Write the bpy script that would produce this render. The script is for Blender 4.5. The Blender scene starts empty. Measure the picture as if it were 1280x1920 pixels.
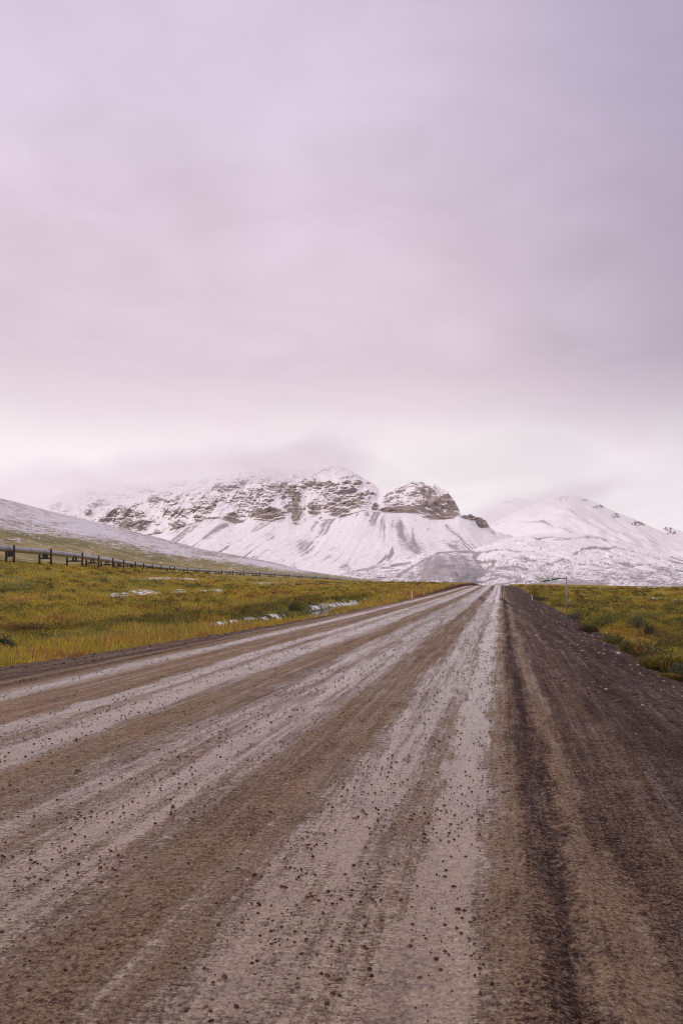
import bpy, math, random
import numpy as np
from mathutils import Vector

# ------------------------------------------------------------------ camera, sky, sun
SC = bpy.context.scene
COL = SC.collection
H = 2.05            # camera height
F = 1500.0          # focal length in photo pixels
HOR = 1088.0        # horizon row in the photo
cam_d = bpy.data.cameras.new("camera")
cam = bpy.data.objects.new("camera", cam_d)
COL.objects.link(cam)
cam.location = (0, 0, H)
cam.rotation_euler = (math.radians(90), 0, 0)
cam_d.sensor_fit = 'VERTICAL'
cam_d.sensor_height = 36.0
cam_d.lens = F / 1920.0 * 36.0
cam_d.shift_y = (HOR - 960.0) / 1920.0
cam_d.clip_start = 0.1
cam_d.clip_end = 40000
SC.camera = cam
SC.view_settings.view_transform = 'Standard'
SC.view_settings.look = 'None'
SC.view_settings.exposure = 0.0
SC.view_settings.gamma = 1.0
SC.cycles.max_bounces = 20
SC.cycles.filter_width = 1.1
SC.cycles.diffuse_bounces = 3
SC.cycles.volume_bounces = 18
SC.cycles.volume_step_rate = 1.0
SC.cycles.volume_max_steps = 128

SUN_EL, SUN_AZ = math.radians(48), math.radians(-70)   # azimuth from +Y towards +X


def N(nt, kind, loc=None, **kw):
    n = nt.nodes.new(kind)
    for k, v in kw.items():
        setattr(n, k, v)
    return n


def mathn(nt, op, a, b=None, clamp=False):
    n = nt.nodes.new('ShaderNodeMath')
    n.operation = op
    n.use_clamp = clamp
    for i, v in enumerate((a, b)):
        if v is None:
            continue
        if isinstance(v, (int, float)):
            n.inputs[i].default_value = v
        else:
            nt.links.new(v, n.inputs[i])
    return n.outputs[0]


def maprange(nt, v, a, b, c=0.0, d=1.0, smooth=True):
    n = nt.nodes.new('ShaderNodeMapRange')
    n.interpolation_type = 'SMOOTHSTEP' if smooth else 'LINEAR'
    nt.links.new(v, n.inputs[0])
    for i, x in enumerate((a, b, c, d)):
        n.inputs[i + 1].default_value = x
    return n.outputs[0]


def mixc(nt, fac, a, b, mode='MIX'):
    n = nt.nodes.new('ShaderNodeMix')
    n.data_type = 'RGBA'
    n.blend_type = mode
    for sock, v in ((n.inputs[0], fac), (n.inputs[6], a), (n.inputs[7], b)):
        if isinstance(v, (int, float)):
            sock.default_value = v
        elif isinstance(v, tuple):
            sock.default_value = v + (1.0,) if len(v) == 3 else v
        else:
            nt.links.new(v, sock)
    return n.outputs[2]


def noise(nt, vec, scale, detail=4.0, rough=0.55, dist=0.0):
    n = nt.nodes.new('ShaderNodeTexNoise')
    n.inputs['Scale'].default_value = scale
    n.inputs['Detail'].default_value = detail
    n.inputs['Roughness'].default_value = rough
    n.inputs['Distortion'].default_value = dist
    if vec is not None:
        nt.links.new(vec, n.inputs['Vector'])
    return n.outputs['Fac']


def vscale(nt, vec, sx, sy, sz):
    n = nt.nodes.new('ShaderNodeVectorMath')
    n.operation = 'MULTIPLY'
    nt.links.new(vec, n.inputs[0])
    n.inputs[1].default_value = (sx, sy, sz)
    return n.outputs[0]


def ramp(nt, v, stops, interp='LINEAR'):
    n = nt.nodes.new('ShaderNodeValToRGB')
    cr = n.color_ramp
    cr.interpolation = interp
    while len(cr.elements) < len(stops):
        cr.elements.new(0.5)
    for e, (p, c) in zip(cr.elements, stops):
        e.position = p
        e.color = (c, c, c, 1) if isinstance(c, (int, float)) else tuple(c) + (1,)
    nt.links.new(v, n.inputs[0])
    return n.outputs[0]


def make_world():
    w = bpy.data.worlds.new("World")
    SC.world = w
    w.use_nodes = True
    nt = w.node_tree
    nt.nodes.clear()
    out = N(nt, 'ShaderNodeOutputWorld')
    bg = N(nt, 'ShaderNodeBackground')
    bg.inputs['Strength'].default_value = 0.1
    sky = N(nt, 'ShaderNodeTexSky')
    sky.sky_type = 'NISHITA'
    sky.sun_disc = False
    sky.sun_elevation = SUN_EL
    sky.sun_rotation = SUN_AZ
    tc = N(nt, 'ShaderNodeTexCoord')
    sep = N(nt, 'ShaderNodeSeparateXYZ')
    nt.links.new(tc.outputs['Generated'], sep.inputs[0])
    x, y, z = sep.outputs
    nb = noise(nt, vscale(nt, tc.outputs['Generated'], 1.2, 1.2, 2.6), 2.1, 3.0, 0.5, 0.4)
    nf = noise(nt, vscale(nt, tc.outputs['Generated'], 1.6, 1.6, 3.6), 3.6, 5.0, 0.55, 0.9)
    # cloud base lifts and falls a little round the horizon
    e = mathn(nt, 'ADD', z, mathn(nt, 'MULTIPLY', mathn(nt, 'SUBTRACT', nb, 0.5), 0.16))
    e = mathn(nt, 'ADD', e, mathn(nt, 'MULTIPLY', mathn(nt, 'SUBTRACT', nf, 0.5), 0.07))
    col = ramp(nt, e, [
        (0.00, (0.90, 0.82, 0.85)),
        (0.10, (0.95, 0.875, 0.895)),
        (0.165, (0.95, 0.86, 0.885)),
        (0.20, (0.85, 0.73, 0.78)),
        (0.25, (0.755, 0.625, 0.70)),
        (0.38, (0.725, 0.60, 0.69)),
        (0.52, (0.715, 0.61, 0.745)),
        (0.80, (0.68, 0.59, 0.72)),
        (1.00, (0.70, 0.62, 0.72))])
    # greyer, darker deck on the right and overhead, paler lavender on the left
    side = maprange(nt, mathn(nt, 'ADD', x, mathn(nt, 'MULTIPLY', z, 0.28)), 0.10, 0.58)
    side = mathn(nt, 'MULTIPLY', side, maprange(nt, z, 0.05, 0.30, 0.25, 1.0))
    mott = maprange(nt, nf, 0.25, 0.75, 0.955, 1.045)
    mb = maprange(nt, nb, 0.25, 0.75, 0.93, 1.07)
    col = mixc(nt, mathn(nt, 'MULTIPLY', side, 0.9), col, mixc(nt, 1.0, col, (0.55, 0.56, 0.635), 'MULTIPLY'))
    col = mixc(nt, 1.0, col, mott, 'MULTIPLY')
    col = mixc(nt, 1.0, col, mb, 'MULTIPLY')
    # extra sky brightness added behind the viewer to light the slopes and mist
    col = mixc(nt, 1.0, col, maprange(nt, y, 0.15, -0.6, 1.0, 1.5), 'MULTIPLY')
    col = mixc(nt, 1.0, col, (10.0, 10.0, 10.0), 'MULTIPLY')
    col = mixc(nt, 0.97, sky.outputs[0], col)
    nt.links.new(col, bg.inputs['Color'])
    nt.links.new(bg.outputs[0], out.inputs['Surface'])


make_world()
sl = bpy.data.lights.new("sun", 'SUN')
sl.energy = 1.3
sl.angle = math.radians(14)
sl.color = (1.0, 0.93, 0.9)
sun = bpy.data.objects.new("sun", sl)
COL.objects.link(sun)
sd = Vector((math.sin(SUN_AZ) * math.cos(SUN_EL), math.cos(SUN_AZ) * math.cos(SUN_EL), math.sin(SUN_EL)))
sun.rotation_euler = sd.to_track_quat('Z', 'Y').to_euler()
sun.location = (0, 0, 60)

# ------------------------------------------------------------------ helpers
rng = np.random.default_rng(7)
random.seed(7)


def tag(o, label=None, cat=None, group=None, kind=None):
    if label:
        o['label'] = label
    if cat:
        o['category'] = cat
    if group:
        o['group'] = group
    if kind:
        o['kind'] = kind
    return o


def empty(name, loc, rz=0.0):
    o = bpy.data.objects.new(name, None)
    COL.objects.link(o)
    o.location = loc
    o.rotation_euler = (0, 0, rz)
    o.empty_display_size = 0.3
    return o


def mesh_np(name, V, Fq, mat, parent=None, smooth=True, attrs=None, colors=None):
    """V (n,3), Fq (m,k) with k = 3 or 4; attrs: dict name->float per vertex; colors: (n,3) per vertex"""
    V = np.asarray(V, dtype=np.float32)
    Fq = np.asarray(Fq, dtype=np.int32)
    me = bpy.data.meshes.new(name)
    me.vertices.add(len(V))
    me.vertices.foreach_set('co', V.ravel())
    m, k = Fq.shape
    me.loops.add(m * k)
    me.loops.foreach_set('vertex_index', Fq.ravel())
    me.polygons.add(m)
    me.polygons.foreach_set('loop_start', np.arange(0, m * k, k, dtype=np.int32))
    me.polygons.foreach_set('loop_total', np.full(m, k, dtype=np.int32))
    me.polygons.foreach_set('use_smooth', np.full(m, smooth, dtype=bool))
    me.update(calc_edges=True)
    if attrs:
        for an, av in attrs.items():
            a = me.attributes.new(an, 'FLOAT', 'POINT')
            a.data.foreach_set('value', np.asarray(av, dtype=np.float32).ravel())
    if colors is not None:
        a = me.attributes.new('tint', 'FLOAT_COLOR', 'POINT')
        c4 = np.ones((len(V), 4), dtype=np.float32)
        c4[:, :3] = colors
        a.data.foreach_set('color', c4.ravel())
    me.materials.append(mat)
    o = bpy.data.objects.new(name, me)
    COL.objects.link(o)
    if parent is not None:
        o.parent = parent
    return o


def grid_faces(ny, nx):
    i = np.arange(ny - 1)[:, None] * nx + np.arange(nx - 1)[None, :]
    return np.stack([i, i + 1, i + nx + 1, i + nx], -1).reshape(-1, 4)


_P = np.random.default_rng(11).permutation(256).astype(np.int64)
_P = np.concatenate([_P, _P, _P])
_ang = np.random.default_rng(12).random(256) * 2 * np.pi
_gx, _gy = np.cos(_ang), np.sin(_ang)


def perlin(x, y, seed=0):
    x = np.asarray(x, dtype=np.float64) + seed * 37.13
    y = np.asarray(y, dtype=np.float64) + seed * 17.71
    xi = np.floor(x).astype(np.int64)
    yi = np.floor(y).astype(np.int64)
    xf, yf = x - xi, y - yi
    u = xf * xf * xf * (xf * (xf * 6 - 15) + 10)
    v = yf * yf * yf * (yf * (yf * 6 - 15) + 10)

    def g(ax, ay, dx, dy):
        h = _P[_P[ax & 255] + (ay & 255)]
        return _gx[h] * dx + _gy[h] * dy
    n00 = g(xi, yi, xf, yf)
    n10 = g(xi + 1, yi, xf - 1, yf)
    n01 = g(xi, yi + 1, xf, yf - 1)
    n11 = g(xi + 1, yi + 1, xf - 1, yf - 1)
    return (n00 + u * (n10 - n00) + v * (n01 - n00) + u * v * (n00 - n10 - n01 + n11)) * 1.5


def fbm(x, y, octv=4, seed=0, gain=0.5):
    a, s, t = 1.0, 0.0, 0.0
    for k in range(octv):
        s = s + a * perlin(x * 2 ** k, y * 2 ** k, seed + k * 5)
        t += a
        a *= gain
    return s / t


def ridged(x, y, octv=4, seed=0, gain=0.5):
    a, s, t = 1.0, 0.0, 0.0
    for k in range(octv):
        s = s + a * (1 - np.abs(perlin(x * 2 ** k, y * 2 ** k, seed + k * 5)) * 2)
        t += a
        a *= gain
    return s / t


def streak(q, f, octv=4, seed=0):
    """ridges that keep running down the slope however fine they get"""
    a, s, t = 1.0, 0.0, 0.0
    for k in range(octv):
        s = s + a * (1 - np.abs(perlin(q * 2.1 ** k, f * 1.35 ** k, seed + k * 5)) * 2)
        t += a
        a *= 0.62
    return s / t


def sstep(x, a, b):
    t = np.clip((x - a) / (b - a), 0, 1)
    return t * t * (3 - 2 * t)


def smooth1(v, k):
    k = int(k)
    ker = np.hanning(2 * k + 3)[1:-1]
    ker /= ker.sum()
    p = np.pad(v, (len(ker) // 2, len(ker) // 2), mode='edge')
    return np.convolve(p, ker, mode='valid')


def px2w(px, py, d):
    return ((px - 640.0) / F * d, d, H + (HOR - py) / F * d)


# ------------------------------------------------------------------ materials
def new_mat(name):
    m = bpy.data.materials.new(name)
    m.use_nodes = True
    nt = m.node_tree
    b = nt.nodes['Principled BSDF']
    return m, nt, b


def attr(nt, name, out='Fac'):
    a = nt.nodes.new('ShaderNodeAttribute')
    a.attribute_name = name
    return a.outputs[out]


def add_bump(nt, b, h, dist, strength=1.0, prev=None):
    n = nt.nodes.new('ShaderNodeBump')
    n.inputs['Strength'].default_value = strength
    n.inputs['Distance'].default_value = dist
    nt.links.new(h, n.inputs['Height'])
    if prev is not None:
        nt.links.new(prev, n.inputs['Normal'])
    nt.links.new(n.outputs[0], b.inputs['Normal'])
    return n.outputs[0]


def geo_pos(nt):
    return nt.nodes.new('ShaderNodeNewGeometry').outputs['Position']


def simple_mat(name, c1, c2=None, rough=0.8, scale=8.0, metallic=0.0, bump=0.0):
    m, nt, b = new_mat(name)
    tc = nt.nodes.new('ShaderNodeTexCoord')
    n = noise(nt, tc.outputs['Object'], scale, 5, 0.6)
    col = mixc(nt, maprange(nt, n, 0.3, 0.7), c1, c2 or tuple(v * 0.75 for v in c1))
    nt.links.new(col, b.inputs['Base Color'])
    b.inputs['Roughness'].default_value = rough
    b.inputs['Metallic'].default_value = metallic
    if bump:
        add_bump(nt, b, n, bump)
    return m


def mat_road():
    m, nt, b = new_mat('wet_gravel_road')
    pos = geo_pos(nt)
    u = attr(nt, 'lane')           # metres across the road
    sepp = nt.nodes.new('ShaderNodeSeparateXYZ')
    nt.links.new(pos, sepp.inputs[0])
    comb = nt.nodes.new('ShaderNodeCombineXYZ')
    nt.links.new(u, comb.inputs[0])
    nt.links.new(sepp.outputs[1], comb.inputs[1])
    ru = comb.outputs[0]
    # the tracks wander and their edges are ragged
    wander = mathn(nt, 'MULTIPLY', mathn(nt, 'SUBTRACT', noise(nt, vscale(nt, ru, 0.35, 0.07, 1), 1.0, 4, 0.6), 0.5), 0.75)
    rag = mathn(nt, 'MULTIPLY', mathn(nt, 'SUBTRACT', noise(nt, vscale(nt, ru, 1.0, 0.25, 1), 3.0, 6, 0.70), 0.5), 0.75)
    rag2 = mathn(nt, 'MULTIPLY', mathn(nt, 'SUBTRACT', noise(nt, vscale(nt, ru, 1.0, 0.7, 1), 16.0, 4, 0.65), 0.5), 0.5)
    uu = mathn(nt, 'ADD', mathn(nt, 'ADD', mathn(nt, 'ADD', u, wander), rag), rag2)
    LO, HI = -14.0, 7.0

    def P(x):
        return (x - LO) / (HI - LO)
    t = maprange(nt, uu, LO, HI, 0, 1, smooth=False)
    wet = ramp(nt, t, [(P(-9.5), 0.0), (P(-9.2), 0.85), (P(-8.8), 0.95), (P(-8.45), 0.05),
                       (P(-7.3), 0.02), (P(-7.1), 0.75), (P(-6.8), 0.65), (P(-6.5), 0.25), (P(-6.15), 0.85),
                       (P(-5.65), 0.85), (P(-5.25), 0.15), (P(-4.45), 0.05), (P(-4.1), 0.55), (P(-3.6), 0.45),
                       (P(-3.25), 0.68), (P(-2.85), 0.60), (P(-2.4), 0.15), (P(-1.75), 0.12), (P(-1.45), 0.58),
                       (P(-1.0), 0.66), (P(-0.72), 0.30), (P(-0.54), 1.0), (P(-0.33), 1.0), (P(-0.16), 0.35), (P(0.02), 0.18),
                       (P(0.2), 0.0), (P(0.5), 0.05), (P(0.62), 0.12), (P(0.9), 0.0)])
    tone = ramp(nt, t, [(P(-12.5), 0.20), (P(-10.9), 0.18), (P(-10.6), 0.05), (P(-10.3), 0.30), (P(-9.5), 0.44), (P(-8.8), 0.52), (P(-8.2), 0.42),
                        (P(-7.4), 0.42), (P(-6.8), 0.50), (P(-5.6), 0.50), (P(-5.1), 0.42), (P(-4.5), 0.38), (P(-3.9), 0.48),
                        (P(-2.9), 0.49), (P(-2.3), 0.37), (P(-1.8), 0.40), (P(-1.3), 0.50), (P(-0.4), 0.50), (P(0.0), 0.46),
                        (P(0.16), 0.26), (P(0.36), 0.06), (P(0.50), 0.32), (P(0.64), 0.50), (P(0.84), 0.20), (P(1.0), 0.16),
                        (P(1.35), 0.25), (P(1.75), 0.11), (P(2.6), 0.10), (P(6.0), 0.12)])
    st1 = noise(nt, vscale(nt, ru, 3.2, 0.10, 1), 1.0, 5, 0.72, 0.2)      # long tyre streaks
    st2 = noise(nt, vscale(nt, ru, 11.0, 0.40, 1), 1.0, 4, 0.70, 0.3)
    st = mathn(nt, 'ADD', mathn(nt, 'SUBTRACT', st1, 0.5), mathn(nt, 'MULTIPLY', mathn(nt, 'SUBTRACT', st2, 0.5), 0.6))
    n1 = noise(nt, vscale(nt, ru, 1.0, 0.5, 1), 2.2, 6, 0.65)
    n2 = noise(nt, vscale(nt, pos, 1, 0.8, 1), 40.0, 5, 0.75)
    n3 = noise(nt, pos, 120.0, 3, 0.75)
    tone = mathn(nt, 'ADD', tone, mathn(nt, 'MULTIPLY', mathn(nt, 'SUBTRACT', n1, 0.5), 0.4))
    tone = mathn(nt, 'ADD', tone, mathn(nt, 'MULTIPLY', st, 0.6))
    n6 = noise(nt, vscale(nt, pos, 0.5, 1.25, 1), 20.0, 5, 0.72, 1.6)
    tone = mathn(nt, 'ADD', tone, mathn(nt, 'MULTIPLY', mathn(nt, 'SUBTRACT', n6, 0.5), 1.25))
    tone = mathn(nt, 'SUBTRACT', tone, mathn(nt, 'MULTIPLY', attr(nt, 'puddle'), 0.12))
    tone = mathn(nt, 'SUBTRACT', tone, mathn(nt, 'MULTIPLY', attr(nt, 'skid'), 0.38))
    tone = mathn(nt, 'ADD', tone, mathn(nt, 'MULTIPLY', mathn(nt, 'SUBTRACT', n2, 0.5), 1.7))
    tone = mathn(nt, 'ADD', tone, mathn(nt, 'MULTIPLY', mathn(nt, 'SUBTRACT', n3, 0.5), 1.1), clamp=True)
    tone = mathn(nt, 'ADD', tone, mathn(nt, 'MULTIPLY', maprange(nt, uu, 0.5, -0.6), 0.04), clamp=True)
    col = ramp(nt, tone, [(0.0, (0.022, 0.0125, 0.0105)), (0.20, (0.078, 0.047, 0.036)),
                          (0.5, (0.238, 0.163, 0.098)), (0.78, (0.37, 0.268, 0.170)), (1.0, (0.58, 0.44, 0.32))])
    nt.links.new(col, b.inputs['Base Color'])
    n4 = noise(nt, vscale(nt, ru, 1.0, 0.35, 1), 4.5, 6, 0.74)
    n5 = noise(nt, vscale(nt, pos, 0.5, 1.25, 1), 20.0, 5, 0.72, 1.6)
    w = mathn(nt, 'ADD', mathn(nt, 'MULTIPLY', wet, 1.25), mathn(nt, 'MULTIPLY', mathn(nt, 'SUBTRACT', n4, 0.5), 0.9))
    w = mathn(nt, 'ADD', w, mathn(nt, 'MULTIPLY', st, 1.9))
    w = mathn(nt, 'ADD', w, mathn(nt, 'MULTIPLY', mathn(nt, 'SUBTRACT', n5, 0.5), 2.0))
    w = mathn(nt, 'ADD', w, mathn(nt, 'MULTIPLY', mathn(nt, 'SUBTRACT', n2, 0.5), 1.2), clamp=True)
    wetm = maprange(nt, w, 0.05, 0.78)
    pud = attr(nt, 'puddle')
    wetm = mathn(nt, 'MAXIMUM', wetm, mathn(nt, 'MULTIPLY', pud, 0.6))
    nt.links.new(mixc(nt, mathn(nt, 'MULTIPLY', wetm, 0.42), col, mixc(nt, 1.0, col, (0.45, 0.42, 0.38), 'MULTIPLY')), b.inputs['Base Color'])
    rough = maprange(nt, wetm, 0, 1, 0.78, 0.13, smooth=False)
    nt.links.new(rough, b.inputs['Roughness'])
    spec = maprange(nt, wetm, 0, 1, 0.06, 0.9, smooth=False)
    b.inputs['IOR'].default_value = 1.34
    nt.links.new(spec, b.inputs['Specular IOR Level'])
    # surface: ripples of slurry, small grit
    h1 = noise(nt, vscale(nt, pos, 0.75, 1.15, 1), 21.0, 5, 0.62, 1.2)
    h2 = noise(nt, pos, 150.0, 3, 0.6)
    h = mathn(nt, 'ADD', mathn(nt, 'MULTIPLY', h1, 1.0), mathn(nt, 'MULTIPLY', h2, 0.35))
    hs = mathn(nt, 'MULTIPLY', h, maprange(nt, pud, 0, 1, 1.0, 0.06, smooth=False))
    hs = mathn(nt, 'MULTIPLY', hs, maprange(nt, wetm, 0, 1, 1.0, 0.22, smooth=False))
    add_bump(nt, b, hs, 0.014, 1.0)
    return m


VEG_STOPS = [(0.0, (0.125, 0.125, 0.026)), (0.24, (0.24, 0.21, 0.032)), (0.42, (0.35, 0.28, 0.036)),
             (0.56, (0.40, 0.285, 0.040)), (0.70, (0.30, 0.145, 0.034)), (0.84, (0.19, 0.085, 0.036)), (1.0, (0.38, 0.24, 0.10))]


def veg_color(t):
    xs = np.array([s[0] for s in VEG_STOPS])
    cs = np.array([s[1] for s in VEG_STOPS])
    return np.stack([np.interp(t, xs, cs[:, k]) for k in range(3)], -1)


def mat_ground():
    m, nt, b = new_mat('tundra_ground')
    pos = geo_pos(nt)
    sn = attr(nt, 'snow')
    t = attr(nt, 'veg')
    n1 = noise(nt, pos, 0.9, 6, 0.7)
    n2 = noise(nt, pos, 5.0, 5, 0.7)
    tt = mathn(nt, 'ADD', t, mathn(nt, 'MULTIPLY', mathn(nt, 'SUBTRACT', n1, 0.5), 0.6))
    tt = mathn(nt, 'ADD', tt, mathn(nt, 'MULTIPLY', mathn(nt, 'SUBTRACT', n2, 0.5), 0.4), clamp=True)
    col = ramp(nt, tt, VEG_STOPS)
    dk = maprange(nt, noise(nt, pos, 1.7, 6, 0.75), 0.42, 0.58, 1.0, 0.0)
    col = mixc(nt, mathn(nt, 'MULTIPLY', dk, 0.55), col, (0.030, 0.026, 0.011))
    dirt = attr(nt, 'dirt')
    dcol = mixc(nt, noise(nt, pos, 9.0, 5, 0.7), (0.040, 0.022, 0.018), (0.15, 0.09, 0.07))
    col = mixc(nt, dirt, col, dcol)
    sn2 = mathn(nt, 'ADD', sn, mathn(nt, 'MULTIPLY', mathn(nt, 'SUBTRACT', noise(nt, pos, 0.9, 7, 0.8), 0.5), 3.6))
    snf = maprange(nt, sn2, 0.69, 0.80)
    snf = mathn(nt, 'MULTIPLY', snf, maprange(nt, sn, 0.02, 0.12))
    col = mixc(nt, snf, col, (0.90, 0.87, 0.86))
    nt.links.new(col, b.inputs['Base Color'])
    b.inputs['Roughness'].default_value = 0.95
    b.inputs['Specular IOR Level'].default_value = 0.15
    add_bump(nt, b, mathn(nt, 'ADD', n2, n1), 0.25, 0.8)
    return m


def mat_hill():
    m, nt, b = new_mat('hillside')
    pos = geo_pos(nt)
    g = attr(nt, 'rise')            # 0 foot .. 1 crest
    v = vscale(nt, pos, 1.0, 0.45, 2.2)
    n1 = noise(nt, v, 0.035, 7, 0.62, 0.4)
    n2 = noise(nt, v, 0.26, 6, 0.74)
    n3 = noise(nt, v, 0.8, 4, 0.75)
    base = mixc(nt, maprange(nt, n1, 0.35, 0.65), (0.20, 0.19, 0.075), (0.34, 0.27, 0.12))
    tan = mixc(nt, n2, (0.25, 0.195, 0.12), (0.40, 0.32, 0.235))
    gg = mathn(nt, 'ADD', g, mathn(nt, 'MULTIPLY', mathn(nt, 'SUBTRACT', n1, 0.5), 0.7))
    gg = mathn(nt, 'ADD', gg, mathn(nt, 'MULTIPLY', mathn(nt, 'SUBTRACT', n2, 0.5), 0.35))
    col = mixc(nt, maprange(nt, gg, 0.34, 0.75), base, tan)
    dk = maprange(nt, n2, 0.38, 0.47, 1.0, 0.0)
    col = mixc(nt, mathn(nt, 'MULTIPLY', dk, 0.5), col, (0.09, 0.085, 0.04))
    sn = mathn(nt, 'ADD', g, mathn(nt, 'MULTIPLY', mathn(nt, 'SUBTRACT', n1, 0.5), 0.9))
    sn = mathn(nt, 'ADD', sn, mathn(nt, 'MULTIPLY', mathn(nt, 'SUBTRACT', n2, 0.5), 2.4))
    sn = mathn(nt, 'ADD', sn, mathn(nt, 'MULTIPLY', mathn(nt, 'SUBTRACT', n3, 0.5), 2.0))
    sn = mathn(nt, 'ADD', sn, attr(nt, 'snow'))
    nb2 = noise(nt, v, 0.10, 5, 0.7)
    sn = mathn(nt, 'ADD', sn, mathn(nt, 'MULTIPLY', mathn(nt, 'SUBTRACT', nb2, 0.5), 2.6))
    snf = maprange(nt, sn, 0.54, 1.02)
    col = mixc(nt, mathn(nt, 'MULTIPLY', snf, 0.80), col, (0.76, 0.73, 0.76))
    nt.links.new(col, b.inputs['Base Color'])
    b.inputs['Roughness'].default_value = 0.95
    b.inputs['Specular IOR Level'].default_value = 0.1
    add_bump(nt, b, mathn(nt, 'ADD', n2, mathn(nt, 'MULTIPLY', n3, 0.4)), 1.5, 0.7)
    return m


def mat_mountain():
    m, nt, b = new_mat('snowy_rock')
    geo = nt.nodes.new('ShaderNodeNewGeometry')
    pos = geo.outputs['Position']
    sep = nt.nodes.new('ShaderNodeSeparateXYZ')
    nt.links.new(geo.outputs['Normal'], sep.inputs[0])
    nz = sep.outputs[2]
    rock = attr(nt, 'rock')
    scree = attr(nt, 'scree')
    n1 = noise(nt, vscale(nt, pos, 1, 1, 1.3), 0.045, 8, 0.75, 0.3)
    n2 = noise(nt, vscale(nt, pos, 1, 1, 3.5), 0.012, 6, 0.62)
    n3 = noise(nt, pos, 0.14, 5, 0.7)
    strata = noise(nt, vscale(nt, pos, 0.05, 0.05, 1.4), 0.14, 3, 0.6)
    rc = mixc(nt, maprange(nt, n2, 0.3, 0.7), (0.27, 0.222, 0.195), (0.50, 0.415, 0.35))
    rc = mixc(nt, maprange(nt, strata, 0.40, 0.62), rc, mixc(nt, 1.0, rc, (0.72, 0.70, 0.72), 'MULTIPLY'))
    rc = mixc(nt, maprange(nt, n3, 0.35, 0.7, 0.16, 0.0), rc, (0.075, 0.062, 0.060))
    # snow lies where the face is not too steep
    s = mathn(nt, 'ADD', nz, mathn(nt, 'MULTIPLY', mathn(nt, 'SUBTRACT', n1, 0.5), 0.75))
    s = mathn(nt, 'ADD', s, mathn(nt, 'MULTIPLY', mathn(nt, 'SUBTRACT', n3, 0.5), 0.35))
    s = mathn(nt, 'SUBTRACT', s, mathn(nt, 'MULTIPLY', rock, 0.63))
    snow = maprange(nt, s, 0.0, 0.26, 0.10, 1.0)
    n4 = noise(nt, vscale(nt, pos, 0.7, 0.7, 1.6), 0.11, 7, 0.78)
    sc = mathn(nt, 'ADD', scree, mathn(nt, 'MULTIPLY', mathn(nt, 'SUBTRACT', n4, 0.5), 1.9))
    scf = mathn(nt, 'MULTIPLY', maprange(nt, sc, 0.10, 0.95), maprange(nt, scree, 0.0, 0.55))
    snowc = mixc(nt, mathn(nt, 'MULTIPLY', scf, 0.80), (0.86, 0.825, 0.795), (0.26, 0.225, 0.22))
    col = mixc(nt, snow, rc, snowc)
    nt.links.new(col, b.inputs['Base Color'])
    b.inputs['Roughness'].default_value = 0.9
    b.inputs['Specular IOR Level'].default_value = 0.12
    add_bump(nt, b, mathn(nt, 'ADD', n1, mathn(nt, 'MULTIPLY', n3, 0.3)), 7.0, 0.5)
    return m


def mat_leaf(name, trans=0.25):
    m, nt, b = new_mat(name)
    col = attr(nt, 'tint', 'Color')
    nt.links.new(col, b.inputs['Base Color'])
    b.inputs['Roughness'].default_value = 0.7
    b.inputs['Specular IOR Level'].default_value = 0.2
    tr = nt.nodes.new('ShaderNodeBsdfTranslucent')
    nt.links.new(col, tr.inputs['Color'])
    mx = nt.nodes.new('ShaderNodeMixShader')
    mx.inputs[0].default_value = trans
    out = nt.nodes['Material Output']
    nt.links.new(b.outputs[0], mx.inputs[1])
    nt.links.new(tr.outputs[0], mx.inputs[2])
    nt.links.new(mx.outputs[0], out.inputs['Surface'])
    return m


def mat_tint(name, rough=0.85, spec=0.3):
    m, nt, b = new_mat(name)
    nt.links.new(attr(nt, 'tint', 'Color'), b.inputs['Base Color'])
    b.inputs['Roughness'].default_value = rough
    b.inputs['Specular IOR Level'].default_value = spec
    return m


M_road = mat_road()
M_ground = mat_ground()
M_hill = mat_hill()
M_mtn = mat_mountain()
M_leaf = mat_leaf('leaves')
M_grass = mat_leaf('grass_blades', 0.2)
M_stone = mat_tint('stone', 0.75)
M_pebble = mat_tint('wet_pebble', 0.8, 0.12)
M_pipe = simple_mat('galvanised_pipe', (0.30, 0.31, 0.325), (0.37, 0.38, 0.39), 0.40, 1.6, 0.35)
M_ring = simple_mat('pipe_joint', (0.12, 0.12, 0.125), (0.16, 0.16, 0.16), 0.5, 4, 0.4)
M_rust = simple_mat('rusted_steel', (0.060, 0.026, 0.022), (0.095, 0.045, 0.035), 0.8, 3.0)
M_dark = simple_mat('dark_steel', (0.030, 0.028, 0.036), (0.05, 0.045, 0.05), 0.6, 5)
M_pole = simple_mat('weathered_pole', (0.36, 0.33, 0.31), (0.24, 0.215, 0.20), 0.65, 3.0)
M_poledark = simple_mat('dark_sleeve', (0.045, 0.032, 0.035), (0.07, 0.05, 0.05), 0.7, 6.0)
M_green = simple_mat('green_tape', (0.020, 0.115, 0.060), (0.030, 0.15, 0.08), 0.45, 6)
M_yellow = simple_mat('yellow_tape', (0.45, 0.40, 0.10), (0.36, 0.32, 0.09), 0.45, 6)
M_white = simple_mat('white_plastic', (0.72, 0.68, 0.58), (0.60, 0.55, 0.46), 0.5, 8)
M_bark = simple_mat('willow_bark', (0.09, 0.065, 0.05), (0.055, 0.04, 0.034), 0.85, 12)

# ------------------------------------------------------------------ terrain functions
SK = 0.199          # the road runs off to the right of the view by this much per metre
_Yt = np.arange(-300, 3000, 2.0)
_Rz = smooth1(np.interp(_Yt, [-300, 0, 40, 100, 140, 215, 245, 300, 420, 600, 1000, 3000],
                        [0, 0, -0.05, -0.02, 0.14, 0.50, 0.50, 0.0, -2.6, -7, -14, -22]), 10)


def road_c(Y):
    return np.interp(Y, _Yt, _Rz)


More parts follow.
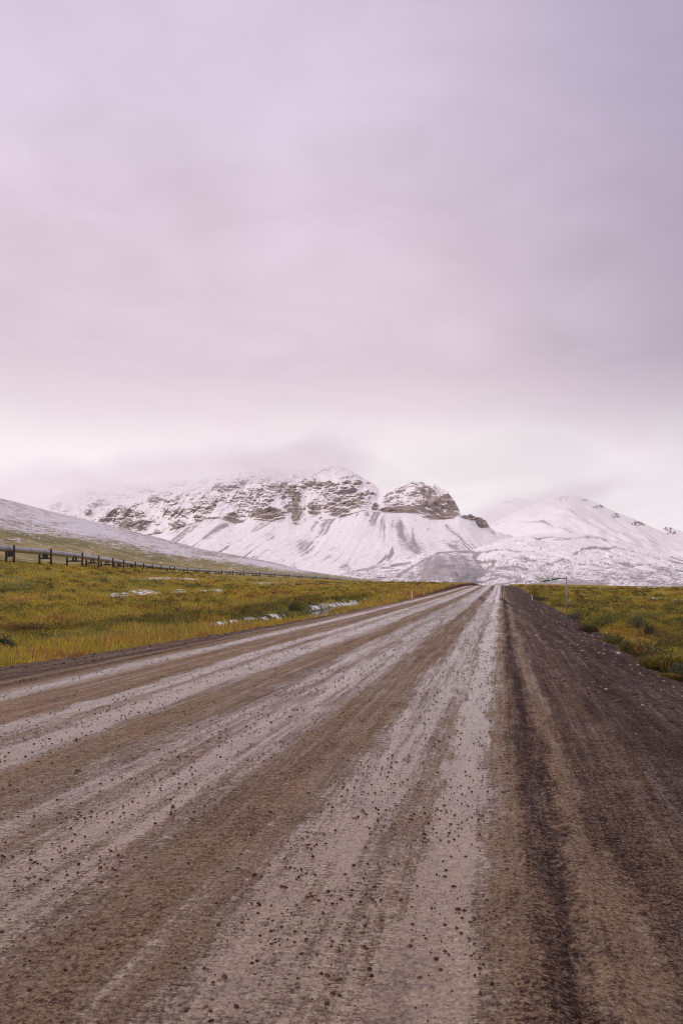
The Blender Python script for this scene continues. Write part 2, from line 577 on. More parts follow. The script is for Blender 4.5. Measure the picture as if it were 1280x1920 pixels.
_ru = [-30, -15.5, -13.2, -10.9, -10.45, -9.6, -9.0, -8.3, -6.8, -6.0, -4.7, -3.5, -2.2, -1.2, -0.45, -0.02, 0.2, 0.38, 0.55, 0.8, 1.6, 3.2, 4.6, 6.0, 9.0, 30]
_rz = [-4.0, -1.35, -0.75, -0.22, -0.10, -0.05, -0.04, 0.0, -0.03, -0.02, 0.05, 0.03, 0.05, 0.01, -0.03, 0.0, 0.015, -0.03, 0.01, -0.03, -0.08, -0.30, -0.62, -1.05, -1.6, -4.0]


def road_z(u, Y):
    k = np.interp(Y, [14, 26, 45, 80], [0.16, 0.42, 0.7, 1.0])
    k = np.where(np.asarray(u) < -10.0, k + (1 - k) * sstep(-np.asarray(u), 13.4, 16.0), 1.0)
    return road_c(Y) + np.interp(u, _ru, _rz) * k


# posts of the pipeline, measured: left post x, right post x, pipe centre y, ground y
PIPE = [(8, 31, 1029.3, 1055.5), (72.5, 98, 1035.2, 1062), (126, 155, 1041.3, 1064.0), (162, 185.5, 1045.8, 1063.5), (190, 212, 1050.0, 1063.0),
        (214, 233, 1053.3, 1064.0), (238, 255, 1056.9, 1064.5), (257, 271, 1059.0, 1065.5), (274, 287, 1061.0, 1067.5), (291, 303.5, 1063.0, 1069),
        (307, 319, 1064.6, 1070.5), (318.5, 328, 1065.6, 1072), (337, 351.5, 1067.2, 1073.5), (363, 374, 1068.8, 1075.3), (383, 393, 1070.2, 1076.3),
        (404.5, 416, 1070.9, 1077.8), (424.5, 436.8, 1071.9, 1079.4), (444.5, 457, 1073.2, 1080.6), (474, 487, 1074.6, 1081.6),
        (503.5, 514.6, 1076.4, 1082.6), (531.5, 541, 1078.2, 1083.8), (557.5, 566.5, 1080.2, 1084.6), (583.5, 592, 1082.0, 1085.8), (607, 615, 1083.8, 1086.8), (628, 635, 1085.6, 1087.8)]
_d = 160.0
SUP = []
_prev = None
for (xl, xr, yp, yg) in PIPE:
    s = ((xl + xr) / 2 - 640) / F
    if _prev is None:
        d = _d
    else:
        d = _prev[1]
        while math.hypot(s * d - _prev[0], d - _prev[1]) < 18.3 and d < _prev[1] + 18.3:
            d += 0.05
    _prev = (s * d, d)
    SUP.append((s * d, d, H + (HOR - yp) / F * d, H + (HOR - yg) / F * d, (xr - xl) * d / F))
# two more towards the camera's left, out of the frame
SUP = [(-0.560 * 124, 124, SUP[0][2] + 0.1, 5.6, 2.4), (-0.478 * 142, 142, SUP[0][2] + 0.05, 5.55, 2.4)] + SUP

ctrl = []
for Y, z in ((-150, -0.6), (-40, -0.4), (0, -0.3), (15, -0.28), (24, -0.36), (34, -0.6), (46, -0.85), (60, -1.0), (80, -0.95), (100, -0.8), (130, -0.5), (160, -0.1), (220, 0.55), (300, 0.9), (400, 0.9)):
    for u in (-16, -24):
        ctrl.append((u + SK * Y, Y, z + (0.1 if u < -20 else 0)))
for (px, py, d) in ((0, 1150, 60), (0, 1105, 105), (200, 1112, 108), (300, 1140, 75), (300, 1100, 150), (-300, 1150, 60), (-500, 1120, 100), (500, 1100, 230), (640, 1093, 300), (640, 1088, 700), (200, 1076, 150), (450, 1085.5, 330), (800, 1091.5, 400)):
    x, y, z = px2w(px, py, d)
    ctrl.append((x, y, z))
for (x, y, zp, zg, w) in SUP[::2]:
    ctrl.append((x, y, zg))
ctrl += [(-110, 124, 6.5), (-150, 60, 6), (-200, 0, 6), (-120, -100, 3), (-60, -60, 0.5), (-60, 20, 0.6), (-400, 200, 10), (-1500, 300, 12), (-900, -300, 10)]
for u, off in ((9, 0.0), (20, -0.35), (45, -0.6)):
    for Y, z in ((-150, -1.2), (-20, -1.1), (15, -1.05), (40, -1.05), (70, -1.05), (110, -0.95), (160, -0.55), (220, -0.1), (300, -0.5)):
        ctrl.append((u + SK * Y, Y, z + off))
for (px, py, d) in ((1280, 1101.5, 600), (1100, 1099, 500), (1000, 1095, 500), (1600, 1103, 500), (2200, 1110, 300), (1280, 1118, 200), (1600, 1130, 150)):
    ctrl.append(px2w(px, py, d))
ctrl += [(900, 1100, -9), (-200, 1200, -8), (200, 1100, -10), (0, 2500, -22), (2000, 2500, -22), (1500, 0, -6), (400, 0, -3), (1500, -500, -6), (0, -900, 0), (-2500, 2500, -10), (3500, 1500, -18), (0, 6000, -30), (3000, 6000, -30), (-3000, 6000, -30)]
ctrl = np.array(ctrl)


def warp(X, Y):
    return np.arcsinh(X / 45.0), np.arcsinh(Y / 45.0)


_cx, _cy = warp(ctrl[:, 0], ctrl[:, 1])
_A = np.hypot(_cx[:, None] - _cx[None, :], _cy[:, None] - _cy[None, :])
_A = np.vstack([np.hstack([_A, np.ones((len(ctrl), 1))]), np.append(np.ones(len(ctrl)), 0)[None]])
_W = np.linalg.solve(_A + np.diag([-1e-4] * len(ctrl) + [0]), np.append(ctrl[:, 2], 0))


def T_base(X, Y):
    wx, wy = warp(X, Y)
    out = np.full(np.shape(X), _W[-1])
    for i in range(len(ctrl)):
        out = out + _W[i] * np.sqrt((wx - _cx[i]) ** 2 + (wy - _cy[i]) ** 2 + 0.002)
    return out


def creek_u(Y):
    return -19.0 + 0.9 * np.sin(Y * 0.11) + 0.5 * np.sin(Y * 0.27 + 1)


def creek_w(Y):
    w = np.interp(Y, [46, 54, 60, 64, 70, 76, 84, 92, 98, 106, 118], [0.0, 0.7, 0.9, 1.6, 2.2, 1.5, 0.8, 1.5, 1.7, 0.9, 0.0])
    return w


def ground_z(X, Y, detail=True):
    u = X - SK * Y
    g = T_base(X, Y)
    dist = np.hypot(X, Y)
    far = sstep(dist, 500, 1200)
    if detail:
        g = g + (fbm(X / 7.0, Y / 7.0, 3, 3) * 0.30 + fbm(X / 1.6, Y / 1.6, 3, 4) * 0.24) * (1 - far) * sstep(np.abs(u + 3.5), 9, 14)
        g = g + fbm(X / 40.0, Y / 60.0, 2, 9) * 0.35 * sstep(dist, 90, 200) * (1 - far) * sstep(np.abs(u + 4), 14, 40)
    cw = creek_w(Y)
    du = np.abs(u - creek_u(Y) - fbm(X / 2.5, Y / 2.5, 2, 21) * 0.5)
    carve = sstep(du, cw + 1.3, cw * 0.6) * (cw > 0.02)
    g = g * (1 - carve) + (-1.75) * carve
    un = u + fbm(X / 2.2, Y / 3.0, 3, 6) * 1.1
    w = sstep(un, -14.0, -12.6) * sstep(un, 5.9, 4.7)
    rz = road_z(np.clip(u, -13.8, 6.5), Y) - 0.35
    return g * (1 - w) + rz * w


def veg_field(X, Y):
    u = X - SK * Y
    t = 0.385 + fbm(X / 22.0, Y / 30.0, 3, 31) * 0.55 + fbm(X / 3.5, Y / 6.0, 3, 33) * 0.50
    t = t + 0.18 * sstep(u, -20, -14) * sstep(u, 0, -5)          # straw and rust by the verge
    t = t - 0.04 * sstep(u, 3, 8) * sstep(np.hypot(X, Y), 260, 120)                                  # greener on the right
    t = t - 0.22 * np.exp(-((u + 22.5) / 2.6) ** 2) * sstep(Y, 30, 45) * sstep(Y, 130, 95)
    t = t + 0.10 * sstep(np.hypot(X, Y), 120, 260)
    return np.clip(t, 0.0, 1.0)


SNOWP = [  # px, py, rx, ry, strength on the photographed plain
    (270, 1111, 24, 4.5, 1.0), (222, 1117, 20, 3.5, 0.95), (205, 1122, 10, 3, .7), (300, 1086, 34, 2.2, 0.9), (260, 1084, 30, 1.8, .7), (355, 1087, 22, 1.8, 0.9),
    (335, 1110, 14, 3, 0.9), (395, 1108, 16, 2.6, 1.0), (412, 1110, 8, 3, .9), (100, 1076, 40, 1.6, .6), (40, 1085, 24, 2.5, 0.6), (20, 1096, 26, 3, 0.65), (45, 1121, 22, 3.0, 0.7), (8, 1122, 12, 2, .7),
    (497, 1093, 18, 1.6, 0.75), (580, 1100, 14, 1.2, 0.7), (530, 1093, 10, 1, 0.6), (460, 1132, 20, 3, 0.7), (430, 1128, 16, 2.4, .65),
    (1225, 1122.5, 12, 1.4, 1.0), (1205, 1121, 16, 1.0, .7), (1270, 1126, 14, 1.6, 0.8), (1165, 1109, 8, 0.9, .7), (1240, 1114, 16, 1.0, .7), (1228, 1137, 8, 1.6, .6), (1190, 1136, 9, 1.2, .5), (1130, 1104, 7, .8, .7), (1215, 1102.5, 20, 0.8, .9)]


def snow_field(X, Y):
    z = ground_z(X, Y, False)
    Yc = np.maximum(Y, 5)
    px = 640 + F * X / Yc
    py = HOR + F * (H - z) / Yc
    s = np.zeros(np.shape(X))
    for (a, b_, rx, ry, k) in SNOWP:
        q = ((px - a) / (rx * 1.9)) ** 2 + ((py - b_) / (ry * 1.9)) ** 2
        s = np.maximum(s, k * np.clip(1.15 - q, 0, 1))
    s = s * (Y > 20)
    # snow caught on the banks of the little creek
    u = X - SK * Y
    cw = creek_w(Y)
    e = u - creek_u(Y)
    bank = np.exp(-((e + cw + 0.55) / 0.62) ** 2) * (cw > 0.1) * sstep(Y, 52, 56) * (1 - 0.75 * np.exp(-((Y - 80) / 7.0) ** 2)) + np.exp(-((e - cw - 0.2) / 0.35) ** 2) * (cw > 0.1) * 0.35
    low = np.exp(-(e / 1.0) ** 2) * sstep(Y, 52, 55) * sstep(Y, 62, 58)
    low2 = np.exp(-(e / 0.8) ** 2) * sstep(Y, 100, 104) * sstep(Y, 122, 114)
    s = np.maximum(s * 0.70, np.clip(bank * .85 + low * .8 + low2 * .7, 0, 1))
    return s * sstep(np.abs(u + 3.9), 8.9, 10.2)


# ------------------------------------------------------------------ ground sheet
def build_ground():
    tx = np.linspace(-6.3, 6.3, 820)
    X = 14 * np.sinh(tx)
    Yv = np.concatenate([-np.geomspace(1, 1200, 60)[::-1] + 8, 8 + np.cumsum(np.interp(np.arange(900), [0, 200, 420, 600, 900], [0.12, 0.25, 0.9, 4.5, 42]))])
    XX, YY = np.meshgrid(X, Yv)
    XX = XX + SK * YY * np.exp(-(YY / 900) ** 2)
    Z = ground_z(XX, YY)
    u = XX - SK * YY
    dirt = sstep(u + fbm(XX / 2, YY / 2, 3, 8) * 1.2, -14.6, -13.2) * sstep(u + fbm(XX / 2, YY / 2, 3, 8) * 1.4, 6.2, 4.9)
    V = np.stack([XX, YY, Z], -1).reshape(-1, 3)
    o = mesh_np('ground', V, grid_faces(*XX.shape), M_ground, attrs={'snow': snow_field(XX, YY).ravel(), 'veg': veg_field(XX, YY).ravel(), 'dirt': dirt.ravel()})
    tag(o, kind='structure')


def road_micro(u, Y):
    n = fbm(u * 5, Y * 4, 4, 41) * 0.010 + fbm(u * 17, Y * 15, 2, 43) * 0.005
    amp = np.interp(u, [-10, -8.5, -5, 0, 0.05, 0.3, 0.5, 0.9, 3, 6], [1.6, .45, .55, .4, 1.4, 3.0, 1.2, 2.2, 2.6, 4.0])
    pud = puddle(u, Y)
    return n * amp * (1 - 0.95 * pud)


def puddle(u, Y):
    e = np.abs(u + 0.50 + 0.05 * np.sin(Y * 2)) + fbm(u * 6, Y * 3, 3, 47) * 0.10
    return sstep(e, 0.13, 0.06) * sstep(Y, 4.7, 4.1)


def skid(u, Y):
    a = np.exp(-((u - np.interp(Y, [62, 77, 99, 130, 183, 230], [1.2, 0.4, -0.43, -1.3, -2.0, -2.3])) / 0.22) ** 2) * sstep(Y, 60, 72)
    b = np.exp(-((u - np.interp(Y, [70, 83, 99, 140, 190], [-1.4, -1.96, -2.6, -3.9, -4.6])) / 0.26) ** 2) * sstep(Y, 74, 86) * sstep(Y, 190, 150)
    return a + b


def build_road():
    ys = [-14.0]
    while ys[-1] < 900:
        y = ys[-1]
        if y < 2.5:
            st = 0.5 if y < 1 else 0.1
        else:
            st = max(0.022, y * y / 1640 * 1.1)
        ys.append(y + min(st, 14))
    Y = np.array(ys)
    uu = np.concatenate([np.arange(-15.6, -10.8, 0.08), np.arange(-10.8, 2.4, 0.028), np.arange(2.4, 7.6, 0.06)])
    U, YY = np.meshgrid(uu, Y)
    wob = (fbm(YY / 14.0, U * 0 + 3, 2, 51)) * 0.05
    Z = road_z(U + wob, YY) + road_micro(U, YY)
    X = U + SK * YY
    V = np.stack([X, YY, Z], -1).reshape(-1, 3)
    o = mesh_np('road', V, grid_faces(*U.shape), M_road, attrs={'lane': U.ravel(), 'puddle': puddle(U, YY).ravel(), 'skid': skid(U, YY).ravel()})
    tag(o, kind='structure')


build_ground()
build_road()


def build_creek():
    m, nt, b = new_mat('creek_water')
    b.inputs['Base Color'].default_value = (0.020, 0.016, 0.010, 1)
    b.inputs['Roughness'].default_value = 0.06
    b.inputs['IOR'].default_value = 1.33
    add_bump(nt, b, noise(nt, geo_pos(nt), 3.0, 3, 0.5), 0.02, 0.4)
    Y = np.linspace(48, 119, 80)
    a = np.linspace(-1, 1, 7)
    YY, AA = np.meshgrid(Y, a, indexing='ij')
    U = creek_u(YY) + AA * (creek_w(YY) + 0.9)
    V = np.stack([U + SK * YY, YY, np.full(YY.shape, -1.42)], -1).reshape(-1, 3)
    tag(mesh_np('creek', V, grid_faces(*YY.shape), m), kind='structure')


build_creek()


# ------------------------------------------------------------------ hills and mountains
def tab(xs, table):
    t = np.array(table, dtype=float)
    return np.interp(xs, t[:, 0], t[:, 1])


def build_hill():
    nx, nr, nb = 620, 240, 24
    px = np.linspace(-900, 760, nx)
    s = (px - 640) / F
    top = smooth1(tab(px, [(-900, 860), (-300, 890), (-100, 918), (0, 933.5), (39, 943), (85, 956), (144, 970), (170, 976), (232, 991), (258, 998), (330, 1016), (380, 1030), (449, 1042), (523, 1056.5), (566, 1069), (640, 1080), (684, 1085.5), (720, 1090), (760, 1098)]), 4)
    Yf = tab(px, [(-900, 100), (-300, 140), (0, 185), (100, 215), (200, 262), (300, 370), (400, 440), (500, 520), (640, 640), (760, 800)])
    Yc = tab(px, [(-900, 700), (-300, 850), (0, 950), (330, 1150), (640, 1500), (760, 1600)])
    zf = T_base(s * Yf, Yf) - 0.6
    zc = H + (HOR - top) / F * Yc
    f = np.linspace(0, 1, nr)[:, None]
    Y = Yf + (Yc - Yf) * f ** 1.25
    prof = 0.35 * f + 0.65 * f ** 1.5
    prof = 0.45 * f ** 1.25 + 0.55 * f ** 1.9
    Z = zf + (zc - zf) * prof
    X = s[None, :] * Y
    Z = Z + (fbm(X / 70, Y / 110, 4, 61) * 4.5 + ridged(X / 25 + Y / 160, Y / 200, 3, 64) * 1.2) * np.sin(np.pi * f) * sstep(zc - zf, 4, 50)
    b = np.linspace(0, 1, nb)[1:, None]
    Yb = Yc + 700 * b
    Xb = s[None, :] * Yb
    Zb = zc - (zc + 15) * sstep(b, 0, 1) + fbm(Xb / 70, Yb / 110, 3, 61) * 3 * b
    Y = np.vstack([Y, Yb])
    X = np.vstack([X, Xb])
    Z = np.vstack([Z, Zb])
    prw = np.vstack([prof * np.ones(nx), np.ones((nb - 1, nx))])
    Pfoot = HOR + F * (H - zf) / Yf
    fr_ = np.clip((Pfoot - (HOR + F * (H - Z) / Y)) / np.maximum(Pfoot - top, 6), 0, 1.1)
    hz = fr_ * (0.62 + 0.38 * np.clip(zc / 95, 0, 1))
    P_x = np.vstack([np.broadcast_to(px, (nr, nx)), np.broadcast_to(px, (nb - 1, nx))])
    P_y = HOR + F * (H - Z) / Y
    # wind-packed snow streaks running down the flank
    sn = 0.0 * Z
    for (x0, y0, x1, y1, w, k) in ((150, 990, 330, 1032, 9, 0.40), (300, 1032, 560, 1070, 4.5, 0.38), (0, 960, 160, 990, 16, 0.25), (450, 1048, 540, 1066, 3.5, 0.4), (0, 985, 60, 995, 7, .2)):
        tt = np.clip(((P_x - x0) * (x1 - x0) + (P_y - y0) * (y1 - y0)) / ((x1 - x0) ** 2 + (y1 - y0) ** 2), 0, 1)
        dd = np.hypot((P_x - x0 - tt * (x1 - x0)) * 0.25, P_y - y0 - tt * (y1 - y0))
        sn = sn + k * np.exp(-(dd / w) ** 2)
    V = np.stack([X, Y, Z], -1).reshape(-1, 3)
    o = mesh_np('hillside', V, grid_faces(*X.shape), M_hill, attrs={'rise': hz.ravel(), 'snow': sn.ravel()})
    tag(o, kind='structure')


build_hill()

ROCKS = [  # px, py, rx, ry, strength: where bare rock breaks through the snow
    (232, 975, 50, 24, 1.0), (262, 985, 22, 16, 1.0), (185, 945, 28, 14, .7), (110, 952, 26, 12, .7), (95, 925, 20, 10, .5), (210, 930, 30, 10, .5), (165, 962, 8, 8, .8),
    (289, 940, 16, 6, .95), (330, 958, 38, 26, .75), (295, 997, 10, 5, 1.0), (335, 985, 22, 12, .9), (380, 950, 40, 26, .8), (420, 915, 36, 12, .8), (385, 972, 30, 10, .9),
    (440, 970, 26, 12, 1.0), (470, 940, 50, 28, .8), (500, 965, 46, 12, 1.25), (545, 940, 24, 34, 1.15), (555, 965, 12, 18, 1.3), (520, 915, 30, 16, .85), (455, 905, 34, 8, .9), (500, 900, 20, 8, .8),
    (590, 955, 16, 20, 1.0), (615, 945, 26, 26, .85), (640, 925, 40, 9, 1.0), (660, 940, 40, 20, .85), (640, 962, 30, 8, 1.1), (600, 912, 40, 5, 1.0), (560, 917, 16, 4, .9), (620, 880, 30, 8, .8), (660, 907, 26, 5, .9), (690, 930, 22, 12, .7),
    (703, 952, 8, 7, 1.3), (735, 940, 26, 22, .75), (760, 925, 36, 22, .62), (790, 925, 36, 22, .8), (815, 945, 50, 28, 1.0), (840, 955, 26, 20, 1.05), (745, 957, 40, 8, 1.4), (760, 955, 30, 9, 1.3), (785, 904, 26, 6, .8), (700, 905, 30, 3, .6),
    (815, 968, 42, 4, 1.2), (820, 972, 30, 3, 1.1), (872, 970, 10, 3, .9), (890, 970, 20, 6, 1.3), (905, 982, 16, 9, 1.3)]


def build_massif():
    nx = 1180
    px = np.linspace(-260, 1010, nx)
    s = (px - 640) / F
    top = tab(px, [(-260, 1000), (-100, 975), (0, 955), (60, 940), (110, 924), (140, 917), (170, 915), (200, 919), (240, 908), (300, 902), (350, 899), (400, 893), (440, 886), (500, 878), (540, 880), (575, 879), (600, 875), (632, 869), (655, 879), (672, 890), (695, 904), (712, 918), (720, 921),
                   (727, 916), (738, 910), (752, 907), (768, 903), (788, 901), (797, 908), (806, 910), (814, 907), (824, 914), (838, 922), (846, 932), (853, 943), (860, 955), (862, 965), (870, 968), (874, 967), (882, 966), (893, 970), (903, 973), (912, 980), (918, 989), (930, 997), (960, 1004), (1010, 1014)])
    top = smooth1(top, 2) + fbm(px / 14, px * 0, 4, 70, 0.6) * 2.8 + np.round(fbm(px / 9, px * 0 + 2, 2, 73) * 2.2) * 1.1 * sstep(px, 725, 745)
    cb = tab(px, [(-260, 1020), (60, 985), (170, 1000), (230, 1008), (280, 1003), (300, 1000), (340, 988), (380, 975), (410, 970), (440, 982), (480, 974), (515, 978), (540, 978), (556, 984), (575, 980), (600, 976), (630, 972), (650, 966), (680, 957), (700, 960), (720, 960), (760, 961), (790, 963), (820, 972), (845, 972), (862, 970), (880, 973), (905, 990), (920, 995), (960, 1008), (1010, 1020)])
    cb = np.maximum(smooth1(cb, 3), top + 2)
    Yf = np.full(nx, 2250.0)
    Yc = tab(px, [(-260, 3300), (60, 3300), (300, 3050), (560, 3000), (860, 3000), (1010, 3100)])
    Yr = smooth1(tab(px, [(-260, 4000), (60, 3900), (300, 3650), (440, 3600), (600, 3700), (660, 3600), (706, 3450), (735, 3200), (860, 3110), (930, 3200), (1010, 3300)]), 12)
    zf = np.full(nx, -24.0)
    zc = H + (HOR - cb) / F * Yc
    zr = H + (HOR - top) / F * Yr
    nA, nB, nC = 190, 250, 26
    # lower slopes of snow-covered scree
    f = np.linspace(0, 1, nA)[:, None]
    YA = Yf + (Yc - Yf) * f
    XA = s * YA
    zcs = smooth1(zc, 70)
    ZA = zf + (zcs - zf) * (0.30 * f + 0.70 * f ** 1.45) + (zc - zcs) * f ** 9
    q = XA / 120.0 + (1 - f) * 1.9 * tab(px, [(-260, 1.5), (500, 1.3), (640, .8), (760, .2), (860, -.9), (1010, -1.6)]) + fbm(XA / 260, f * 2, 3, 71) * 0.28
    gul = streak(q, f * 0.7, 4, 72)
    gul2 = streak(q * 3.3, f * 1.4, 3, 75)
    amp = np.sin(np.pi * np.clip(f * 0.96 + 0.02, 0, 1)) ** 0.7
    ZA = ZA + fbm(XA / 55, f * 15, 4, 80, 0.6) * 4.5 * amp - gul * 7 * amp * (0.4 + 0.6 * sstep(f, 0.35, 0.95)) - gul2 * 1.6 * amp + fbm(XA / 150, f * 6, 4, 79) * 8 * amp
    patch = sstep(fbm(XA / 170 + 3, f * 2.6 + XA / 300, 3, 77), -0.12, 0.28)
    screeA = (sstep(gul, 0.30, 0.85) * 0.60 + sstep(gul2, 0.35, 0.90) * 0.55) * (0.30 + 0.70 * patch) * sstep(f, 0.02, 0.2)
    thin = sstep(streak(q * 1.6 + 5, f * 0.6, 2, 76), 0.80, 0.96)
    screeA = screeA + thin * 1.2 * sstep(f, 0.9, 0.45)
    screeA = screeA + 0.7 * sstep(fbm(XA / 38, f * 34, 4, 96, 0.65), 0.30, 0.52) + 0.35 * sstep(fbm(XA / 80, f * 9, 5, 97, 0.7), 0.10, 0.45)
    screeA = screeA + 0.35 * sstep(fbm(XA / 120 + 9, f * 7, 4, 78), 0.18, 0.5) * sstep(f, 0.5, 0.1)
    # crags
    g = np.linspace(0, 1, nB)[1:, None]
    ZB = zc + (zr - zc) * g
    P_x0 = np.broadcast_to(px, ZB.shape)
    P_y0 = cb + (top - cb) * g
    m = np.zeros(ZB.shape)
    for (a, b_, rx, ry, k) in ROCKS:
        qd = ((P_x0 - a) / rx) ** 2 + ((P_y0 - b_) / ry) ** 2
        m = np.maximum(m, k * np.clip(1.25 - qd, 0, 1))
    zone = sstep(P_x0, 60, 180) * sstep(P_x0, 715, 690)
    m = np.maximum(m, zone * np.clip(0.12 + 1.5 * fbm(P_x0 / 30, P_y0 / 12, 4, 83, 0.6), 0, 0.9))
    m = np.clip(m, 0, 1.4)
    XB0 = s * (Yc + (Yr - Yc) * g)
    tilt = tab(px, [(-260, -.25), (300, -.22), (430, -.05), (560, 0.05), (600, .28), (690, .30), (712, 0.0), (780, -.04), (830, -.22), (1010, -.2)])
    hgt = ZB + fbm(XB0 / 150, ZB / 160, 4, 81) * 44 - XB0 * tilt
    per = tab(px, [(-260, 25.0), (690, 25.0), (730, 30.0), (1010, 30.0)])
    ph = hgt / per
    fr = ph - np.floor(ph)
    # inside one stratum the face climbs steeply, then a ledge steps back
    stair = (np.floor(ph) + sstep(fr, 0.62, 1.0)) * per
    span = np.maximum(zr - zc, 8.0)
    gs = np.clip(g + (stair - hgt + per * 0.3) / span, 0, 1.0)
    mm = np.clip(m, 0, 1)
    sw = tab(px, [(-260, .35), (400, .35), (560, .45), (700, .6), (725, .95), (1010, .95)])
    sw = np.clip(sw + fbm(XB0 / 90, ZB / 70, 3, 82) * 0.9, 0, 1)
    gy = g * (1 - mm * sw) + gs * mm * sw
    YB = Yc + (Yr - Yc) * gy
    edge = np.sin(np.pi * np.clip(g, 0, 1)) ** 0.35
    wxx = XB0 + fbm(XB0 / 60, ZB / 60, 2, 85) * 40
    crag0 = ridged(wxx / 92, ZB / 120, 6, 84, 0.54)
    camp = tab(px, [(-260, 62), (690, 50), (730, 20), (1010, 18)])
    crag = crag0 * camp + ridged(wxx / 24, ZB / 20, 4, 87, 0.6) * camp * 0.24
    YB = YB - crag * edge * (0.25 + mm)
    ZB = ZB + (fbm(XB0 / 38, g * 9, 4, 89) * 11 * edge) * (0.35 + 0.65 * mm)
    XB = s * YB
    screeB = 0.30 * sstep(fbm(XB / 60, ZB / 60, 4, 90), 0.1, 0.5)
    # far side
    c = np.linspace(0, 1, nC)[1:, None]
    YC_ = YB[-1] + 1400 * c
    XC_ = s * YC_
    ZC_ = ZB[-1] * (1 - sstep(c, 0, 1)) - 25 * c + fbm(XC_ / 120, YC_ / 120, 3, 92) * 25 * np.sin(np.pi * c)
    X = np.vstack([XA, XB, XC_])
    Y = np.vstack([YA, YB, YC_])
    Z = np.vstack([ZA, ZB, ZC_])
    mR = m * (0.55 + 0.75 * sstep(crag0 + 0.55 * fbm(XB0 / 30, ZB / 26, 4, 88, 0.65), 0.0, 0.55))
    chute = sstep(streak(XB0 / 62 + fbm(XB0 / 90, ZB / 90, 2, 94) * .5, ZB / 420, 3, 93), 0.62, 0.90)
    mR = mR * (1 - 0.8 * chute * (1 - 0.6 * sw))
    rock = np.vstack([ZA * 0 - 0.1, mR, ZC_ * 0 + 0.2])
    # thin rock bands just under the butte
    lowr = np.zeros(ZA.shape)
    P_yA = HOR + F * (H - ZA) / YA
    for (a, b_, rx, ry, k) in ROCKS[-5:] + [(600, 975, 40, 3, .8), (500, 981, 36, 3, .8), (700, 965, 18, 3, .6)]:
        qd = ((px - a) / rx) ** 2 + ((P_yA - b_ - 1) / (ry + 1.5)) ** 2
        lowr = np.maximum(lowr, k * np.clip(1.15 - qd, 0, 1))
    rock[:nA] = np.maximum(rock[:nA], lowr * 1.2)
    scree = np.vstack([screeA, screeB, ZC_ * 0])
    V = np.stack([X, Y, Z], -1).reshape(-1, 3)
    tag(mesh_np('mountain', V, grid_faces(*X.shape), M_mtn, attrs={'rock': rock.ravel(), 'scree': scree.ravel()}), kind='structure')


build_massif()


